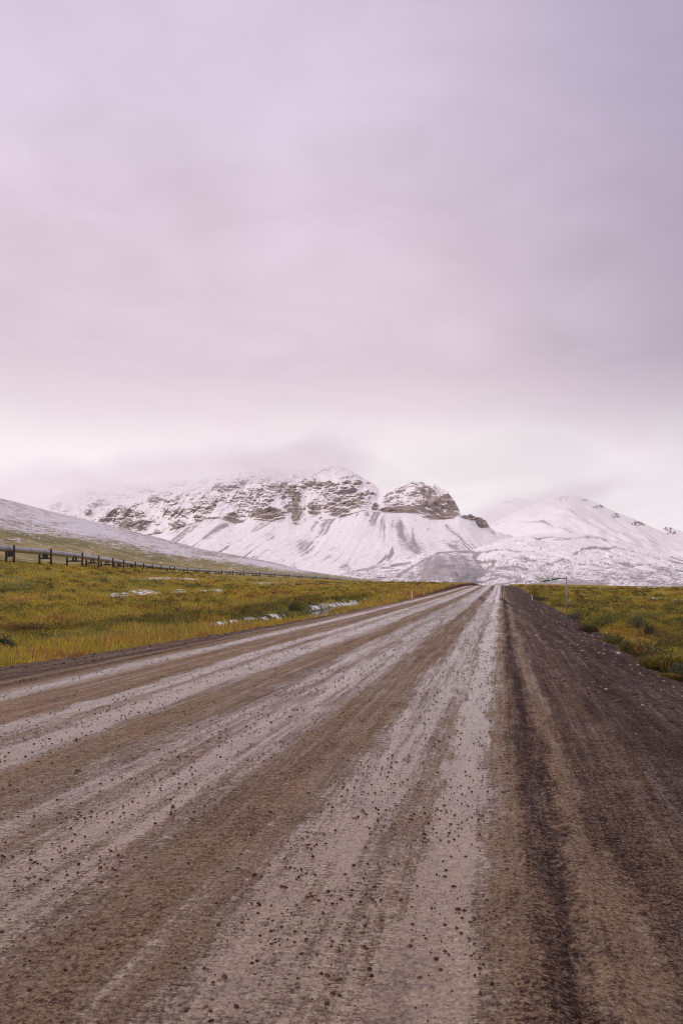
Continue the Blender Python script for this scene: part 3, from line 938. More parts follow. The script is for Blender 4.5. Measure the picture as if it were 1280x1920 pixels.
def build_foothill():
    nx, nr, nb = 900, 240, 20
    px = np.linspace(520, 1760, nx)
    s = (px - 640) / F
    top = smooth1(tab(px, [(520, 1100), (600, 1084), (660, 1070), (700, 1060), (745, 1048), (790, 1038), (835, 1033), (885, 1031), (905, 1024), (940, 1012), (1000, 1001), (1060, 998), (1100, 1000), (1150, 1013), (1200, 1026), (1280, 1046), (1400, 1062), (1760, 1080)]), 8)
    Yf = np.full(nx, 1300.0)
    Yc = tab(px, [(520, 2150), (900, 2250), (1100, 2500), (1760, 2500)])
    zf = np.full(nx, -16.0)
    zc = H + (HOR - top) / F * Yc
    f = np.linspace(0, 1, nr)[:, None]
    Y = Yf + (Yc - Yf) * f
    P_x = np.broadcast_to(px, (nr, nx))
    Z = zf + (zc - zf) * (0.55 * f + 0.45 * f ** 1.6)
    X = s * Y
    # rumpled moraine ground
    wx = X / 120 + fbm(X / 160, Y / 160, 2, 101) * 1.2
    wy = Y / 190 + fbm(X / 160, Y / 160, 2, 103) * 1.2 + X / 420
    rmp = ridged(wx * 0.8, wy * 1.3, 5, 105, 0.58)
    amp = np.sin(np.pi * np.clip(f * 0.94 + 0.03, 0, 1)) ** 0.6
    Z = Z + (rmp - 0.5) * 15 * amp
    # steep-faced old landslide dome left of the road
    P_y = HOR + F * (H - Z) / Y
    lines = sstep(rmp, 0.42, 0.12) * 0.75 + sstep(ridged(wx * 2.0, wy * 3.4, 3, 109, 0.6), 0.72, 0.95) * 0.85 + sstep(ridged(wx * 4.0 + wy, wy * 9, 4, 110, 0.65), 0.55, 0.85) * 0.55
    fade = sstep(P_y, 996, 1012) * (0.6 + 0.4 * sstep(P_y, 1035, 1060))
    scree = lines * fade * 1.55
    scree = scree + 0.36 * sstep(P_y, 1045, 1080) + 0.36 * sstep(fbm(X / 90, Y / 200, 4, 111), 0.0, 0.45) * fade

    def band(pts, w, k):
        nonlocal scree
        best = np.full(P_y.shape, 1e9)
        for (x0, y0), (x1, y1) in zip(pts[:-1], pts[1:]):
            tt = np.clip(((P_x - x0) * (x1 - x0) + (P_y - y0) * (y1 - y0)) / ((x1 - x0) ** 2 + (y1 - y0) ** 2), 0, 1)
            best = np.minimum(best, np.hypot(P_x - x0 - tt * (x1 - x0), P_y - y0 - tt * (y1 - y0)))
        wob = fbm(P_x / 9, P_y / 9, 3, 113) * w * 1.2
        scree = scree + k * np.exp(-((best + wob) / w) ** 2)
    q = ((P_x - 842) / 62) ** 2 + ((P_y - 1066) / 30) ** 2
    dome = np.clip(1.2 - q, 0, 1)
    scree = scree * (1 - 0.5 * dome) + dome * (0.80 + 0.6 * fbm(P_x / 16 - P_y / 22, P_y / 26, 4, 115))
    band([(822, 1036), (850, 1033), (880, 1034), (895, 1040), (890, 1046)], 3.4, 1.0)
    band([(893, 1036), (915, 1034), (930, 1031)], 2.0, .7)
    band([(895, 1052), (912, 1050), (926, 1052)], 3.0, 1.0)
    band([(903, 1064), (896, 1056), (886, 1044)], 2.4, 0.8)
    band([(880, 1093), (893, 1082), (903, 1073), (915, 1062), (924, 1057)], 1.8, 1.0)
    band([(922, 1076), (935, 1079), (955, 1083)], 1.8, 1.0)
    band([(790, 1088), (797, 1070), (808, 1045)], 2.6, .6)
    band([(797, 1070), (803, 1084), (804, 1092)], 1.6, .7)
    band([(745, 1080), (775, 1062), (800, 1050)], 2.4, .6)
    band([(930, 1066), (960, 1062), (985, 1066)], 2.0, .6)
    band([(985, 1052), (1005, 1050)], 1.6, .9)
    band([(1020, 1060), (1040, 1055), (1056, 1048)], 1.5, .8)
    band([(1075, 1040), (1090, 1030), (1110, 1026), (1140, 1030)], 2.2, .8)
    band([(1130, 1030), (1150, 1026), (1170, 1030)], 1.8, .7)
    band([(1040, 1012), (1075, 1010), (1100, 1006), (1140, 1014)], 1.5, .6)
    Z = Z - 5 * np.exp(-((P_x - 905) / 16.0) ** 2) * amp * sstep(P_y, 1030, 1050)
    Z = Z + 10 * dome * np.sin(np.pi * f) * (1 + 0.4 * fbm(X / 30, Y / 60, 3, 120))
    b = np.linspace(0, 1, nb)[1:, None]
    Yb = Yc + 500 * b
    Xb = s * Yb
    Zb = Z[-1] - (Z[-1] + 30) * sstep(b, 0, 1) * 0.9
    X, Y, Z = np.vstack([X, Xb]), np.vstack([Y, Yb]), np.vstack([Z, Zb])
    scree = np.vstack([scree, 0 * Zb])
    rock = np.full(Z.shape, -0.35)
    V = np.stack([X, Y, Z], -1).reshape(-1, 3)
    tag(mesh_np('foothill', V, grid_faces(*X.shape), M_mtn, attrs={'rock': rock.ravel(), 'scree': scree.ravel()}), kind='structure')


build_foothill()


def build_peak(name, table, Yf, Yc, zfoot, seed, rocks, nx=420, nr=130, nb=20, rough=1.0, x0=None, x1=None):
    x0 = table[0][0] if x0 is None else x0
    x1 = table[-1][0] if x1 is None else x1
    px = np.linspace(x0, x1, nx)
    s = (px - 640) / F
    top0 = smooth1(tab(px, table), 8)
    top = smooth1(tab(px, table), 3) + fbm(px / 22, px * 0, 4, seed) * 2.0 * rough
    zc = H + (HOR - top) / F * Yc
    zc0 = H + (HOR - top0) / F * Yc
    f = np.linspace(0, 1, nr)[:, None]
    Y = Yf + (Yc - Yf) * f * np.ones(nx)
    Z = zfoot + (zc0 - zfoot) * (0.5 * f + 0.5 * f ** 1.5) + (zc - zc0) * f ** 8
    X = s * Y
    amp = np.sin(np.pi * f)
    rib = ridged(X / 420 + f * 1.2, f * 1.6, 4, seed + 3, 0.55)
    Z = Z + ((rib - 0.5) * 55 + fbm(X / 90, Y / 140, 4, seed + 5) * 16) * amp
    P_x = np.broadcast_to(px, Z.shape)
    P_y = HOR + F * (H - Z) / Y
    rock = np.full(Z.shape, -0.25)
    for (a, b_, rx, ry, k) in rocks:
        q = ((P_x - a) / rx) ** 2 + ((P_y - b_) / ry) ** 2
        rock = np.maximum(rock, k * np.clip(1.2 - q, 0, 1) + fbm(P_x / 4, P_y / 3, 3, seed + 8) * 2.2 * (q < 1.2) - 0.35)
    scree = 0.45 * sstep(rib, 0.55, 0.98) + 0.40 * sstep(fbm(X / 110, Y / 260, 5, seed + 9, 0.65), 0.05, 0.45) * sstep(f, 1.0, 0.5) + 0.35 * sstep(streak(X / 130 + f * 3, f * 0.8, 4, seed + 12), 0.55, 0.9)
    b = np.linspace(0, 1, nb)[1:, None]
    Yb = Yc + 1500 * b * np.ones(nx)
    Xb = s * Yb
    Zb = Z[-1] * (1 - sstep(b, 0, 1)) - 30 * b
    X, Y, Z = np.vstack([X, Xb]), np.vstack([Y, Yb]), np.vstack([Z, Zb])
    V = np.stack([X, Y, Z], -1).reshape(-1, 3)
    tag(mesh_np(name, V, grid_faces(*X.shape), M_mtn, attrs={'rock': np.vstack([rock, 0 * Zb]).ravel(), 'scree': np.vstack([scree, 0 * Zb]).ravel()}), kind='structure')


build_peak('mountain', [(780, 1060), (860, 1015), (905, 990), (940, 972), (985, 952), (1010, 942), (1040, 930), (1066, 924), (1080, 928), (1095, 935), (1118, 943), (1135, 952), (1160, 963), (1185, 972), (1210, 983), (1228, 991), (1250, 1001), (1280, 1012), (1340, 1030), (1500, 1065), (1700, 1085)],
           2700, 4300, -20, 130, [(1055, 934, 24, 9, 1.5), (1096, 938, 8, 3.5, 1.8), (1125, 950, 26, 4, 1.6), (1155, 967, 18, 8, 1.4), (1200, 981, 30, 6, 1.7)], x0=780, x1=1700)
build_peak('mountain', [(1120, 1060), (1180, 1020), (1215, 1004), (1234, 992), (1250, 987), (1268, 993), (1290, 999), (1340, 1004), (1420, 985), (1520, 960), (1640, 975), (1900, 1040)],
           4000, 5600, -20, 150, [(1248, 992, 16, 6, 1.7), (1258, 999, 16, 7, 1.5)], x0=1120, x1=1900)
build_peak('mountain', [(700, 1060), (800, 1010), (880, 978), (920, 952), (945, 937), (962, 932), (985, 938), (1010, 950), (1060, 965), (1150, 1000), (1250, 1040)],
           4300, 6000, -20, 170, [(930, 945, 10, 4, .7)], x0=700, x1=1250)

# ------------------------------------------------------------------ pipeline
def tube(pts, r, seg=12, cap=True):
    """tube through pts; r a number or list"""
    pts = [Vector(p) for p in pts]
    rs = r if isinstance(r, (list, tuple)) else [r] * len(pts)
    V, Fc = [], []
    for i, p in enumerate(pts):
        a = pts[max(i - 1, 0)]
        b = pts[min(i + 1, len(pts) - 1)]
        t = (b - a).normalized()
        up = Vector((0, 0, 1)) if abs(t.z) < 0.95 else Vector((0, 1, 0))
        e1 = t.cross(up).normalized()
        e2 = e1.cross(t).normalized()
        for k in range(seg):
            an = 2 * math.pi * k / seg
            V.append(p + (e1 * math.cos(an) + e2 * math.sin(an)) * rs[i])
    for i in range(len(pts) - 1):
        for k in range(seg):
            k2 = (k + 1) % seg
            Fc.append((i * seg + k, i * seg + k2, (i + 1) * seg + k2, (i + 1) * seg + k))
    if cap:
        for i in (0, len(pts) - 1):
            V.append(pts[i])
            c = len(V) - 1
            for k in range(0, seg):
                k2 = (k + 1) % seg
                Fc.append((c, i * seg + k2, i * seg + k) if i == 0 else (c, i * seg + k, i * seg + k2))
    return V, Fc


def box(cx, cy, cz, sx, sy, sz, bev=0.0):
    V, Fc = [], []
    hx, hy, hz = sx / 2, sy / 2, sz / 2
    b = min(bev, hx * .9, hy * .9)
    ring = [(-hx + b, -hy), (hx - b, -hy), (hx, -hy + b), (hx, hy - b), (hx - b, hy), (-hx + b, hy), (-hx, hy - b), (-hx, -hy + b)] if b > 0 else [(-hx, -hy), (hx, -hy), (hx, hy), (-hx, hy)]
    n = len(ring)
    for z in (-hz, hz):
        for (x, y) in ring:
            V.append(Vector((cx + x, cy + y, cz + z)))
    for k in range(n):
        Fc.append((k, (k + 1) % n, n + (k + 1) % n, n + k))
    Fc.append(tuple(range(n))[::-1])
    Fc.append(tuple(range(n, 2 * n)))
    return V, Fc


def join(parts):
    V, Fc = [], []
    for v, f in parts:
        o = len(V)
        V += list(v)
        Fc += [tuple(i + o for i in q) for q in f]
    return V, Fc


def obj(name, vf, mat, parent=None, smooth=False):
    me = bpy.data.meshes.new(name)
    me.from_pydata([tuple(v) for v in vf[0]], [], vf[1])
    me.materials.append(mat)
    me.polygons.foreach_set('use_smooth', [smooth] * len(me.polygons))
    me.update()
    o = bpy.data.objects.new(name, me)
    COL.objects.link(o)
    if parent is not None:
        o.parent = parent
    return o


def build_pipeline():
    root = empty('pipeline', (SUP[2][0], SUP[2][1], SUP[2][3]))
    tag(root, 'long grey elevated pipeline zigzagging away below the hillside', 'pipeline')
    ox, oy, oz = root.location
    pts = []
    for i in range(len(SUP)):
        x, y, zp, zg, w = SUP[i]
        pts.append(Vector((x - ox, y - oy, zp - oz)))
    # carry the line on past the last visible support
    dlast = (pts[-1] - pts[-2])
    pts += [pts[-1] + dlast, pts[-1] + dlast * 2]
    # soften kinks
    fine = []
    for i in range(len(pts) - 1):
        for t in (0, .25, .5, .75):
            fine.append(pts[i].lerp(pts[i + 1], t))
    fine.append(pts[-1])
    o = obj('pipe', tube(fine, 0.62, 20), M_pipe, root, True)
    rr = 0.635
    for i in range(len(pts) - 1):
        seg = pts[i + 1] - pts[i]
        d = seg.normalized()
        for t in (0.5, 0.93):
            c = pts[i] + seg * t
            obj('joint_ring', tube([c - d * 0.11, c + d * 0.11], rr, 20), M_ring, root, True)
    words = ['first', 'second', 'third', 'fourth', 'fifth', 'sixth', 'seventh', 'eighth', 'ninth', 'tenth', 'eleventh', 'twelfth', 'thirteenth',
             'fourteenth', 'fifteenth', 'sixteenth', 'seventeenth', 'eighteenth', 'nineteenth', 'twentieth', 'twenty-first', 'twenty-second', 'twenty-third', 'twenty-fourth', 'twenty-fifth']
    for i in range(2, len(SUP)):
        x, y, zp, zg, w = SUP[i]
        base = ground_z(np.array([x]), np.array([y]))[0]
        r = empty('pipeline_support', (x, y, base))
        tag(r, 'rust brown H-shaped pipeline support, %s counting from the left end' % words[i - 2], 'pipeline support', 'supports carrying the pipeline')
        half = w / 2
        full = 3.3
        dy = -math.sqrt(max(0.0, full * full - w * w)) / 2 * (1 if i < 12 else 0.6)
        hp = zp - base
        for sgn in (-1, 1):
            px_, py_ = sgn * half, sgn * dy
            gz = ground_z(np.array([x + px_]), np.array([y + py_]))[0] - base
            obj('post', tube([(px_, py_, gz - 0.6), (px_, py_, hp + 0.62), (px_, py_, hp + 0.72)], [0.24, 0.24, 0.14], 12), M_rust, r, True)
        bz = hp - 1.42
        a = Vector((-half, -dy, bz))
        b = Vector((half, dy, bz))
        ang = math.atan2(b.y - a.y, b.x - a.x)
        L = (b - a).length

        def rot(vf):
            c, s_ = math.cos(ang), math.sin(ang)
            return [Vector((v.x * c - v.y * s_, v.x * s_ + v.y * c, v.z)) for v in vf[0]], vf[1]
        obj('crossbeam', rot(join([box(0, 0, bz + 0.13, L, 0.30, 0.06), box(0, 0, bz, L, 0.06, 0.22), box(0, 0, bz - 0.13, L, 0.30, 0.06)])), M_dark, r)
        obj('pipe_shoe', rot(join([box(0, 0, bz + 0.20, 1.45, 0.9, 0.09, .03), box(-0.38, 0, hp - 0.88, 0.22, 0.8, 0.72, .02), box(0.38, 0, hp - 0.88, 0.22, 0.8, 0.72, .02), box(0, 0, hp - 0.66, 1.0, 0.85, 0.12, .03)])), M_dark, r)


build_pipeline()

# ------------------------------------------------------------------ roadside markers
def gz(x, y):
    u = x - SK * y
    a = ground_z(np.array([x]), np.array([y]))[0]
    if -15.5 < u < 7.5:
        a = max(a, road_z(u, y))
    return float(a)


def marker_mast(px, py_base, d, height, arm, label, side=-1, droop=0.0, dark_arm=False):
    x = (px - 640) / F * d
    z = gz(x, d)
    r = empty('edge_marker_mast', (x, d, z))
    tag(r, label, 'marker pole', 'marker poles with arms along the road edge')
    rad = 0.038
    obj('sleeve', tube([(0, 0, -0.3), (0, 0, height * 0.22)], rad * 1.2, 10), M_poledark, r, True)
    obj('pole', tube([(0.0, 0, height * 0.20), (0.0, 0, height), (0, 0, height + 0.02)], [rad, rad, rad * .6], 10), M_pole, r, True)
    z0 = height - 0.10
    a0 = Vector((0, 0, z0))
    a1 = Vector((side * arm * 0.26, 0, z0 + 0.015))
    a2 = Vector((side * arm * 0.62, 0, z0 - droop * 0.45))
    a3 = Vector((side * arm, 0, z0 - droop))
    obj('bracket', tube([a0, a1], 0.022, 8), M_pole if not dark_arm else M_poledark, r, True)
    t1 = a1.lerp(a3, 0.42)
    t2 = a1.lerp(a3, 0.53)
    t3 = a1.lerp(a3, 0.86)
    if not dark_arm:
        arm_o = obj('arm', tube([a1, t1], 0.045, 10), M_green, r, True)
        obj('arm', tube([t2, t3], 0.045, 10), M_green, r, True)
        obj('collar', join([tube([t1, t2], 0.056, 10), box((t1.x + t2.x) / 2, 0, (t1.z + t2.z) / 2 + 0.07, 0.05, 0.03, 0.08)]), M_white, r, True)
        obj('arm_tip', tube([t3, a3], 0.048, 10), M_yellow, r, True)
    else:
        obj('arm', tube([a1, t1], 0.030, 10), M_poledark, r, True)
        obj('arm_tip', tube([t1, a3], 0.026, 10), M_white, r, True)
    return r


marker_mast(1061, 1168, 41.0, 2.62, 1.34, 'pale pole with drooping green and yellow arm on the right gravel shoulder', side=-1, droop=0.17)
marker_mast(709, 1130, 92.0, 3.3, 1.75, 'thin grey pole with short dark arm beside the creek left of the road', side=1, dark_arm=True)
marker_mast(985, 1118, 100.0, 2.3, 1.3, 'thin dark pole with a stub arm beside the willow behind the right shoulder', side=1, dark_arm=True)
marker_mast(849, 1095, 235.0, 1.95, 1.5, 'tiny T-shaped pole standing at the far left verge against the snowy slope', side=1, dark_arm=True)
marker_mast(872, 1094, 300.0, 1.9, 0.6, 'tiny bare pole just left of the road where it crests', side=1, dark_arm=True)
marker_mast(892, 1092, 300.0, 2.3, 0.5, 'taller tiny pole at the crest, nearest the left edge of the road', side=1, dark_arm=True)


def stake(px, d, h, label, w=0.05):
    x = (px - 640) / F * d
    r = empty('delineator', (x, d, gz(x, d)))
    tag(r, label, 'delineator post', 'white delineator posts')
    obj('stake', join([box(0, 0, h / 2 - 0.1, w * 1.6, w * .6, h + 0.2, 0.01), ]), M_white, r)
    obj('reflector', box(0, -w * .3 - 0.012, h - 0.12, w * 1.2, 0.02, 0.10), M_yellow, r)


stake(772, 118, 1.15, 'cream delineator stake standing in the grass left of the road', 0.10)
stake(997, 104, 0.55, 'short cream delineator stake at the edge of the right shoulder', 0.08)
stake(943, 92, 0.85, 'slim dull stake on the dark gravel beside the travelled lane', 0.03)


# ------------------------------------------------------------------ vegetation
def scatter(n, dmin, dmax, s0, s1, power=1.0):
    """points spread evenly over log-distance and bearing"""
    d = dmin * (dmax / dmin) ** (rng.random(n) ** power)
    s = s0 + (s1 - s0) * rng.random(n)
    return s * d, d


def top_z(X, Y):
    return ground_z(X, Y)


def build_grass():
    n = 330000
    # left field, right field
    Xl, Yl = scatter(int(n * 0.66), 17, 240, -0.62, 0.19, 0.95)
    Xr, Yr = scatter(int(n * 0.34), 17, 240, 0.2, 0.62, 0.95)
    X = np.concatenate([Xl, Xr])
    Y = np.concatenate([Yl, Yr])
    u = X - SK * Y
    cl = fbm(X / 1.3, Y / 1.3, 3, 201)
    cl2 = fbm(X / 9, Y / 9, 2, 203)
    e = fbm(X / 2.2, Y / 3.0, 3, 6) * 1.1
    off = (u + e < -13.5) | (u + e > 5.9 - 0.4 * rng.random(len(u)))
    cw = creek_w(Y)
    inw = np.abs(u - creek_u(Y)) < cw + 0.5
    sn = snow_field(X, Y)
    keep = off & ~inw & (sn < 0.5) & (rng.random(len(X)) < 0.35 + 0.9 * sstep(cl, -0.3, 0.25))
    X, Y, cl, cl2, u = X[keep], Y[keep], cl[keep], cl2[keep], u[keep]
    m = len(X)
    Z = ground_z(X, Y)
    tall = sstep(cl2, -0.25, 0.3) * sstep(u, -40, -22) * (u < 0)
    lod = np.maximum(1.0, np.hypot(X, Y) / 38.0)
    h = (0.13 + 0.15 * rng.random(m) + 0.22 * tall * rng.random(m)) * (1 + 0.35 * (lod - 1).clip(0, 1.2)) * (1 + 0.5 * cl)
    h *= np.where(u > 0, 0.85, 1.0)
    w = (0.010 + 0.010 * rng.random(m)) * lod * 1.35
    a = rng.random(m) * 2 * np.pi
    lean = h * (0.15 + 0.45 * rng.random(m))
    la = rng.random(m) * 2 * np.pi
    dx, dy = np.cos(a) * w, np.sin(a) * w * 0.5
    base = np.stack([X, Y, Z - 0.03], -1)
    v0 = base + np.stack([-dx, -dy, 0 * dx], -1)
    v1 = base + np.stack([dx, dy, 0 * dx], -1)
    mid = base + np.stack([np.cos(la) * lean * .35, np.sin(la) * lean * .35, h * .6], -1)
    v2 = mid + np.stack([dx * .6, dy * .6, 0 * dx], -1)
    v3 = mid + np.stack([-dx * .6, -dy * .6, 0 * dx], -1)
    v4 = base + np.stack([np.cos(la) * lean, np.sin(la) * lean, h], -1)
    V = np.stack([v0, v1, v2, v3, v4], 1).reshape(-1, 3)
    o = np.arange(m)[:, None] * 5
    Ft = np.concatenate([o + np.array([0, 1, 2]), o + np.array([0, 2, 3]), o + np.array([3, 2, 4])])
    t = np.clip(veg_field(X, Y) + rng.normal(0, 0.10, m) + tall * 0.10, 0, 1)
    c = veg_color(t) * (0.8 + 0.5 * rng.random(m))[:, None] * 1.25
    straw = rng.random(m) < 0.12 + 0.25 * tall
    c[straw] = np.array([0.30, 0.19, 0.085]) * (0.7 + 0.5 * rng.random(straw.sum()))[:, None]
    C = np.repeat(c, 5, 0)
    tag(mesh_np('grass', V, Ft, M_grass, smooth=False, colors=C), 'yellow, olive and rust tundra grass covering the plain', 'grass', kind='stuff')


build_grass()


def leaf_cloud(centers, radii, heights, per, size, cols, squash=1.0):
    """diamond leaves filling low domes: returns V, F, C"""
    Vs, Cs = [], []
    for (c, r, h, k, sz, col) in zip(centers, radii, heights, per, size, cols):
        k = int(k)
        ph = rng.random(k) * 2 * np.pi
        rr = np.sqrt(rng.random(k))
        zz = rng.random(k) ** 0.8
        lob = 1 + 0.25 * np.sin(ph * 3 + c[0]) + 0.15 * np.sin(ph * 5 + c[1] * 3)
        x = np.cos(ph) * rr * r * lob
        y = np.sin(ph) * rr * r * lob
        dome = np.sqrt(np.clip(1 - (rr * 0.95) ** 2, 0.05, 1)) * (0.8 + 0.4 * np.abs(np.sin(ph * 2.5 + c[0] * 7)))
        z = zz * dome * h
        ctr = np.stack([c[0] + x, c[1] + y, c[2] + z], -1)
        d1 = rng.normal(size=(k, 3))
        d1 /= np.linalg.norm(d1, axis=1)[:, None]
        d2 = np.cross(d1, rng.normal(size=(k, 3)))
        d2 /= np.linalg.norm(d2, axis=1)[:, None] + 1e-6
        s = sz * (0.6 + 0.8 * rng.random(k))[:, None]
        q = np.stack([ctr - d1 * s, ctr + d2 * s * .55, ctr + d1 * s, ctr - d2 * s * .55], 1)
        Vs.append(q.reshape(-1, 3))
        cc = np.array(col)[None, :] * (0.65 + 0.7 * rng.random(k))[:, None]
        cc[:, 0] *= 0.8 + 0.5 * rng.random(k)
        Cs.append(np.repeat(cc, 4, 0))
    V = np.concatenate(Vs)
    C = np.concatenate(Cs)
    Fq = np.arange(len(V)).reshape(-1, 4)
    return V, Fq, C


def build_scrub():
    nL, nR = 4800, 4400
    Xl, Yl = scatter(nL, 22, 320, -0.5, 0.18)
    Xr, Yr = scatter(nR, 19, 320, 0.2, 0.62)
    X = np.concatenate([Xl, Xr])
    Y = np.concatenate([Yl, Yr])
    u = X - SK * Y
    e = fbm(X / 2.2, Y / 3.0, 3, 6) * 1.1
    cl = fbm(X / 8, Y / 12, 3, 221)
    ok = ((u < -19.5) & (cl > -0.12)) | ((u + e > 6.0) & (cl > -0.30))
    cw = creek_w(Y)
    ok &= ~(np.abs(u - creek_u(Y)) < cw + 0.9)
    ok &= snow_field(X, Y) < 0.15
    ok &= ~((u < 0) & (u > -21) & (Y < 50))
    X, Y, u, cl = X[ok], Y[ok], u[ok], cl[ok]
    # dense willow line on the far bank of the creek
    Yb = rng.uniform(40, 125, 420)
    ub = creek_u(Yb) - creek_w(Yb) - rng.uniform(1.4, 5.5, 420)
    X = np.concatenate([X, ub + SK * Yb])
    Y = np.concatenate([Y, Yb])
    cl = np.concatenate([cl, np.full(420, 0.25)])
    u = X - SK * Y
    D = np.hypot(X, Y)
    Z = ground_z(X, Y) - 0.05
    m = len(X)
    r = (0.22 + 0.45 * rng.random(m)) * (1 + 0.004 * D)
    h = r * (0.55 + 0.5 * rng.random(m)) * (1 + cl.clip(0, .5))
    h = np.where(D > 130, h * 0.75, h)
    lod = np.clip(D / 45, 0.8, 6)
    per = np.clip(190 / lod ** 0.9, 36, 220)
    size = 0.030 * lod ** 0.95
    t = np.clip(veg_field(X, Y) - 0.12 + rng.normal(0, .10, m), 0, 1)
    col = veg_color(t) * 0.95
    dark = rng.random(m) < 0.32 + 0.3 * sstep(fbm(X / 14, Y / 20, 2, 222), 0.0, 0.3)
    col[dark] = np.array([0.050, 0.060, 0.024]) * (0.7 + 0.6 * rng.random(dark.sum()))[:, None]
    rust = rng.random(m) < 0.16
    col[rust] = np.array([0.11, 0.050, 0.028])
    yel = rng.random(m) < 0.10
    col[yel] = np.array([0.24, 0.20, 0.03])
    V, Fq, C = leaf_cloud(np.stack([X, Y, Z], -1), r, h, per, size, col)
    tag(mesh_np('ground_cover', V, Fq, M_leaf, smooth=False, colors=C), 'low dwarf willow and birch scrub spread over the tundra', 'ground cover', kind='stuff')


build_scrub()


def shrub(px, d, r, h, cols, label, grassy=False, name='shrub', cat='shrub', airy=0.0, dz=0.0):
    x = (px - 640) / F * d
    z = gz(x, d) + dz
    root = empty(name, (x, d, z))
    tag(root, label, cat)
    rs = np.random.default_rng(int(px * 7 + d))
    if grassy:
        n = 2600
        ph = rs.random(n) * 2 * np.pi
        rr = np.sqrt(rs.random(n)) * 0.7 * r
        bx, by = np.cos(ph) * rr, np.sin(ph) * rr
        le = rs.random(n)
        hh = h * (0.55 + 0.5 * rs.random(n)) * (1 - 0.35 * (rr / r) ** 2)
        tx, ty = bx + np.cos(ph) * le * r * 0.5, by + np.sin(ph) * le * r * 0.5
        w = 0.010 + 0.01 * rs.random(n)
        pz = np.zeros(n)
        a = rs.random(n) * 2 * np.pi
        v0 = np.stack([bx - np.cos(a) * w, by - np.sin(a) * w, pz - .05], -1)
        v1 = np.stack([bx + np.cos(a) * w, by + np.sin(a) * w, pz - .05], -1)
        mx, my = bx * .55 + tx * .45, by * .55 + ty * .45
        v2 = np.stack([mx + np.cos(a) * w * .8, my + np.sin(a) * w * .8, hh * .75], -1)
        v3 = np.stack([mx - np.cos(a) * w * .8, my - np.sin(a) * w * .8, hh * .75], -1)
        v4 = np.stack([tx, ty, hh * (1 - 0.30 * le)], -1)
        V = np.stack([v0, v1, v2, v3, v4], 1).reshape(-1, 3)
        o = np.arange(n)[:, None] * 5
        Ft = np.concatenate([o + np.array([0, 1, 2]), o + np.array([0, 2, 3]), o + np.array([3, 2, 4])])
        ci = rs.integers(0, len(cols), n)
        c = np.array(cols)[ci] * (0.7 + 0.6 * rs.random(n))[:, None]
        mesh_np('foliage', V, Ft, M_grass, root, False, colors=np.repeat(c, 5, 0))
        return root
    cs, rad, hs, pr, sz, cl = [], [], [], [], [], []
    lod = max(1.0, d / 45)
    for k in range(9):
        a = rs.random() * 6.283
        q = math.sqrt(rs.random()) * r * 0.65
        cs.append((math.cos(a) * q, math.sin(a) * q * 0.8, h * (0.02 + airy * rs.random() * .6)))
        rad.append(r * rs.uniform(.3, .52))
        hs.append(h * rs.uniform(.55, 1.0) * (1 - airy * .4))
        pr.append(260 / lod ** .6 * (1 - airy * 0.55))
        sz.append(0.028 * lod ** .8)
        cl.append(cols[k % len(cols)])
    V, Fq, C = leaf_cloud(cs, rad, hs, pr, sz, cl)
    mesh_np('foliage', V, Fq, M_leaf, root, False, colors=C)
    st = []
    for k in range(9):
        a = rs.random() * 6.283
        q = r * rs.uniform(.2, .75)
        hh = h * rs.uniform(.6, 1.05)
        st.append(tube([(0.05 * math.cos(a), .05 * math.sin(a), -0.1), (q * .4 * math.cos(a), q * .4 * math.sin(a), hh * .5), (q * math.cos(a + .3), q * math.sin(a + .3), hh)], [0.016, 0.011, 0.005], 5, False))
    obj('stems', join(st), M_bark, root, True)
    return root


OL, YG, GO, RU, DG, GG = (0.10, 0.10, 0.025), (0.17, 0.16, 0.03), (0.30, 0.18, 0.035), (0.10, 0.045, 0.03), (0.045, 0.052, 0.022), (0.09, 0.11, 0.07)
shrub(1256, 24.5, 1.05, 0.72, [GO, YG, OL], 'golden grass tussock beside the gravel at the right edge', grassy=True, name='grass_tussock', cat='tussock')
shrub(1254, 22.3, 0.33, 0.14, [OL, GO], 'small olive grass tuft in front of the golden tussock', grassy=True, name='grass_tussock', cat='tussock')
shrub(1222, 27.5, 0.95, 0.75, [DG, OL, RU], 'dark olive willow bush just left of the golden tussock')
shrub(1205, 31.5, 1.0, 0.85, [OL, DG, YG], 'dense green bush behind the dark willow on the right verge')
shrub(1276, 22.6, 0.45, 0.55, [OL, GG], 'leafy green sprig cut by the right edge of the view')
shrub(1180, 31.0, 0.75, 0.55, [YG, OL, GO], 'yellow green mound of willow at the shoulder edge')
shrub(1145, 34.5, 0.70, 0.50, [YG, DG, OL], 'low yellow and dark mound halfway between pole and golden tussock')
shrub(1100, 41.0, 0.70, 0.50, [RU, DG], 'dark rust shrub just right of the green-armed pole')
shrub(1194, 50.0, 0.95, 1.35, [DG, GG, DG], 'dark upright willow rising above the green on the right', airy=.5)
shrub(1130, 52.0, 1.0, 1.20, [GG, OL], 'grey green airy willow behind the green-armed pole', airy=.5)
shrub(1216, 45.0, 0.35, 0.75, [DG, DG], 'slim dark sapling to the right of the upright willow', airy=.3)
shrub(1075, 60.0, 0.95, 0.75, [GG, OL], 'pale grey willow close behind the green-armed pole', airy=.2)
shrub(1001, 118.0, 1.0, 1.9, [YG, GO, DG], 'thin willow bush standing out against the snowy foothill', airy=.9)
shrub(1012, 112.0, 1.3, 0.9, [GG, DG], 'rounded grey green bush by the far end of the right shoulder', airy=.1)
shrub(10, 29.0, 0.50, 0.42, [GG, DG], 'grey blue herb clump in the straw grass at the left edge')
shrub(155, 44.0, 1.3, 0.45, [(0.26, 0.20, .025), YG], 'bright yellow dwarf birch patch in the left meadow')
shrub(30, 40.0, 1.5, 0.45, [GO, RU, YG], 'orange and yellow dwarf birch clump near the left edge')
